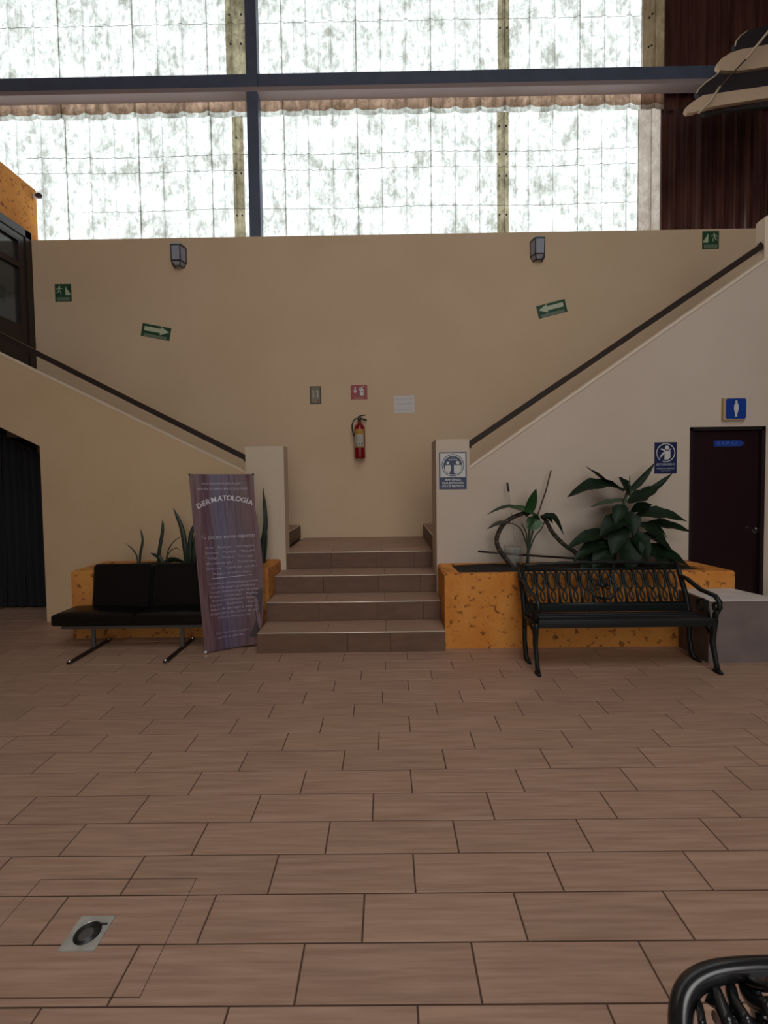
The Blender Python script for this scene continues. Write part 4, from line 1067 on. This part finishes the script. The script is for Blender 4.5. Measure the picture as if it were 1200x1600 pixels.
# big dumb cane in the right planter
bp_ = thing('leafy_plant', 'large dark broad-leaved plant spilling over the planter beside the door', 'plant', (2.2,4.35,.62))
YB = 4.35
Q = lambda x, y, dy=0: at(x, y, YB+dy)
stem([Q(958,893),Q(962,850),Q(968,810,-.03),Q(980,770)], (.022,.012), M_stem, bp_)
stem([Q(985,893,.03),Q(992,850,.02),Q(998,815)], (.020,.012), M_stem, bp_)
stem([Q(940,893,-.03),Q(945,860,-.05),Q(958,830,-.05)], (.018,.012), M_stem, bp_)
stem([Q(963,812),Q(958,800),Q(957,790)], .006, M_stem, bp_, 'petiole')
big = [((982,768,0),(886,777,-.12),.150,.14,.1),((975,768,.05),(915,728,.08),.150,-.05,.5),((985,776,.05),(967,745,.05),.155,0,.2),
 ((978,772,0),(1024,722,.10),.050,-.06,.3),((985,785,0),(1052,738,.06),.055,-.05,.2),((980,786,-.05),(1032,758,-.12),.150,-.05,-.2),
 ((985,800,0),(1019,788,-.06),.085,.05,.2),((990,806,-.03),(1074,815,-.12),.125,.10,.1),((1005,818,0),(1082,832,.02),.085,.06,.2),
 ((1008,820,.0),(1043,841,-.08),.040,.25,0),((995,818,-.05),(1046,862,-.15),.130,.16,0),((990,782,.05),(921,793,.0),.075,.05,.3),
 ((985,812,-.05),(936,838,-.15),.150,.14,0),((965,838,-.03),(884,858,-.12),.150,.12,0),((962,850,-.05),(895,878,-.14),.150,.14,0),
 ((960,842,0),(912,830,.05),.08,.12,0),((1000,858,-.05),(1078,886,-.05),.170,.10,.1),((982,840,-.1),(985,898,-.20),.230,.18,0),
 ((962,850,-.08),(925,892,-.18),.180,.14,0),((1005,850,-.06),(1045,896,-.16),.190,.16,0),((990,830,-.08),(1012,880,-.2),.18,.15,0),
 ((975,820,-.06),(955,872,-.2),.17,.15,0),((1000,835,0),(1056,868,.0),.15,.12,0),((985,800,-.05),(990,838,-.16),.15,.12,0),((975,788,-.03),(960,822,-.12),.13,.12,0),
 ((950,862,-.04),(905,893,-.1),.15,.1,0),((1015,862,.05),(1066,893,.05),.15,.08,0)]
for i, (a, b_, wd, ar, ro) in enumerate(big):
    A_, B2 = Q(*a), Q(*b_)
    leaf(A_, B2, wd*(1.3 if i < 13 else 1.0), M_pale if i == 11 else M_leaf, bp_, ar, ro, wavy=.12)
for (a, b_) in (((968,806),(988,800)),((975,812),(1008,820)),((962,835),(940,842)),((964,840),(1000,858)),((975,812),(995,806)),((978,775),(960,850)),((975,800),(1000,835))):
    stem([Q(*a), (Q(*a)+Q(*b_))/2+Vector((0,0,.01)), Q(*b_)], .007, M_stem, bp_, 'petiole')
stem([Q(986,775),Q(984,758),Q(984,742)], (.010,.002), M_leafb, bp_, 'new_shoot')

# smaller plant with bright upper leaves
sp = thing('leafy_plant', 'smaller green plant with upright leaves left of the large dark plant', 'plant', (1.33,4.32,.62))
YB2 = 4.32
q2 = lambda x, y, dy=0: at(x, y, YB2+dy)
stem([q2(824,893),q2(825,865),q2(827,835),q2(826,808)], (.016,.008), M_stem, sp)
leaf(q2(822,808), q2(838,763), .125, M_leafb, sp, -.03, .9, fold_=.12)
leaf(q2(838,804,-.05), q2(797,793,-.08), .155, M_leafb, sp, .05, .2, fold_=.15)
leaf(q2(815,792), q2(761,804,-.05), .045, M_stem, sp, .10, 0)
leaf(q2(800,818), q2(761,827,-.04), .055, M_trunk, sp, .12, 0)
leaf(q2(822,824), q2(849,816,-.05), .115, M_pale, sp, .0, .5)
leaf(q2(845,818), q2(829,800,.0), .07, M_leaf, sp, .05, 0)
leaf(q2(848,808), q2(881,836,-.06), .085, M_leaf, sp, .34, 0)
leaf(q2(834,806,-.04), q2(823,826,-.08), .075, M_leafb, sp, .05, 0)
leaf(q2(846,806), q2(864,818,-.03), .09, M_leaf, sp, .25, 0)
for pth in ([(825,858),(818,836),(812,825),(800,817)],[(827,860),(836,838),(846,826),(852,812)],[(824,850),(822,832),(815,818)],[(826,862),(829,845),(832,828)]):
    stem([q2(*p) for p in pth], (.008,.005), M_stem, sp, 'petiole')
loops = [[(826,799,.03),(812,804,.05),(800,809,.05),(787,819,.05),(779,832,.05),(776,846,.05),(782,862,.05),(796,879,.05),(806,893,.05)],
         [(846,806,.03),(854,815,.04),(862,830,.04),(872,842,.04),(884,853,.04),(900,864,.03),(915,885,.0)]]
for lpth in loops:
    out = stem([q2(*p) for p in lpth], (.020,.024) if lpth[0][0] < 830 else (.018,.022), M_trunk, sp, 'trunk', 9)
    for i in range(5, len(out)-2, 4):
        dv = (out[i+1]-out[i]).normalized(); MB().tube([out[i]-dv*.0045, out[i]+dv*.0045], .0235, 9).build('bark_ring', M_ring, sp)

# stakes and odds in the right planter
sk = thing('garden_rod', 'thin clear garden rod with a black tip leaning in the right planter', 'rod', at(806,880,4.42))
MB().tube([at(795,768,4.5),at(801,812,4.47),at(806,872,4.42),at(807,893,4.40)], .0045, 6).build('rod_shaft', M_clear, sk)
MB().tube([at(792.5,754,4.51),at(795,768,4.5)], .0105, 8).build('rod_tip', M_blackp, sk)
jar = thing('plastic_jar', 'clear plastic jar upside down in the planter behind the small plant', 'jar', at(801,870,4.40))
jc = at(801,893,4.40); jc.z = .60
mbj = MB(); prof = [(.040,.0),(.045,.06),(.070,.10),(.078,.17),(.080,.225),(.086,.228),(.086,.245),(.070,.246)]
vs = []
for (rr, z) in prof:
    for k in range(20): vs.append(Vector((jc.x+rr*math.cos(2*PI*k/20), jc.y+rr*math.sin(2*PI*k/20), .62+z)))
mbj.add(vs, [(i*20+k, i*20+(k+1) % 20, (i+1)*20+(k+1) % 20, (i+1)*20+k) for i in range(len(prof)-1) for k in range(20)], True)
mbj.build('jar_body', M_clear, jar)
tag(MB().tube([at(861,735,4.50),at(853,767,4.48),at(841,802,4.45),at(826,855,4.42),at(820,893,4.40)], [.007,.008,.007,.006,.006], 7).build('bamboo_stick', M_stick),
    'thin brown bamboo stick leaning against the wall between the two leafy plants', 'stick')
tag(MB().tube([at(747,861.5,4.35),at(800,866,4.38),at(860,870,4.42),at(905,873,4.45)], .010, 8).build('fallen_pole', M_frame),
    'dark pole lying across the right planter behind the small plant', 'pole')

# snake plants in the left planter
def blade_leaf(pts, wd, parent, m=M_snake, name='leaf'):
    P_ = [Vector(p) for p in pts]; out = []
    for i in range(len(P_)-1):
        p0, p1, p2, p3 = P_[max(i-1,0)], P_[i], P_[i+1], P_[min(i+2,len(P_)-1)]
        for k in range(4):
            t_3 = k/4; out.append(.5*((2*p1)+(p2-p0)*t_3+(2*p0-5*p1+4*p2-p3)*t_3**2+(3*p1-p0-3*p2+p3)*t_3**3))
    out.append(P_[-1]); n_ = len(out)
    rr = [wd/2*(.55+.45*math.sin(PI*min(1,(i/(n_-1))*1.1))) if i < n_-1 else wd*.05 for i in range(n_)]
    rr[-2] *= .6
    MB().tube(out, rr, 8, flat=.28, up=(1,.25,0)).build(name, m, parent)
YS = 4.75
q3 = lambda x, y, dy=0: at(x, y, YS+dy)
s1 = thing('snake_plant', 'two thin dark shoots at the left end of the left planter', 'plant', q3(217,880))
for o_ in (s1,): pass
blade_leaf([q3(216,893),q3(214,870),q3(207,858),q3(196,849)], .016, s1)
blade_leaf([q3(218,893),q3(219,868),q3(223,844),q3(219,826)], .026, s1)
s2 = thing('snake_plant', 'single dark upright blade with a low leafy clump, behind the black seat', 'plant', q3(250,880))
blade_leaf([q3(246,893),q3(249,860),q3(254,830),q3(254,812)], .036, s2)
blade_leaf([q3(255,888),q3(250,872),q3(235,864)], .045, s2)
blade_leaf([q3(252,888),q3(268,874),q3(292,880)], .06, s2)
blade_leaf([q3(258,888),q3(262,862),q3(272,846),q3(284,838)], .012, s2)
blade_leaf([q3(258,888),q3(264,864),q3(276,856),q3(282,862)], .010, s2)
s3 = thing('snake_plant', 'tall dark snake plant blades just left of the banner', 'plant', q3(298,880))
blade_leaf([q3(293,893),q3(289,855),q3(284,825),q3(271,794)], .052, s3)
blade_leaf([q3(298,893),q3(297,850),q3(300,830),q3(308,812)], .045, s3)
blade_leaf([q3(304,893),q3(303,865),q3(308,835),q3(314,815)], .06, s3)
blade_leaf([q3(290,893),q3(293,870),q3(294,845)], .04, s3)
s4 = thing('snake_plant', 'tall dark snake plant blades between the banner and the left pillar', 'plant', q3(410,880))
blade_leaf([q3(411,893),q3(411,850),q3(415,815),q3(411,762)], .050, s4)
blade_leaf([q3(412,893),q3(416,850),q3(415,812),q3(413,790)], .022, s4)
blade_leaf([q3(409,893),q3(404,850),q3(401,820),q3(402,802)], .020, s4)
blade_leaf([q3(406,893),q3(408,858),q3(409,838)], .045, s4)
print('objects', len(bpy.data.objects), 'tiles', n_t)
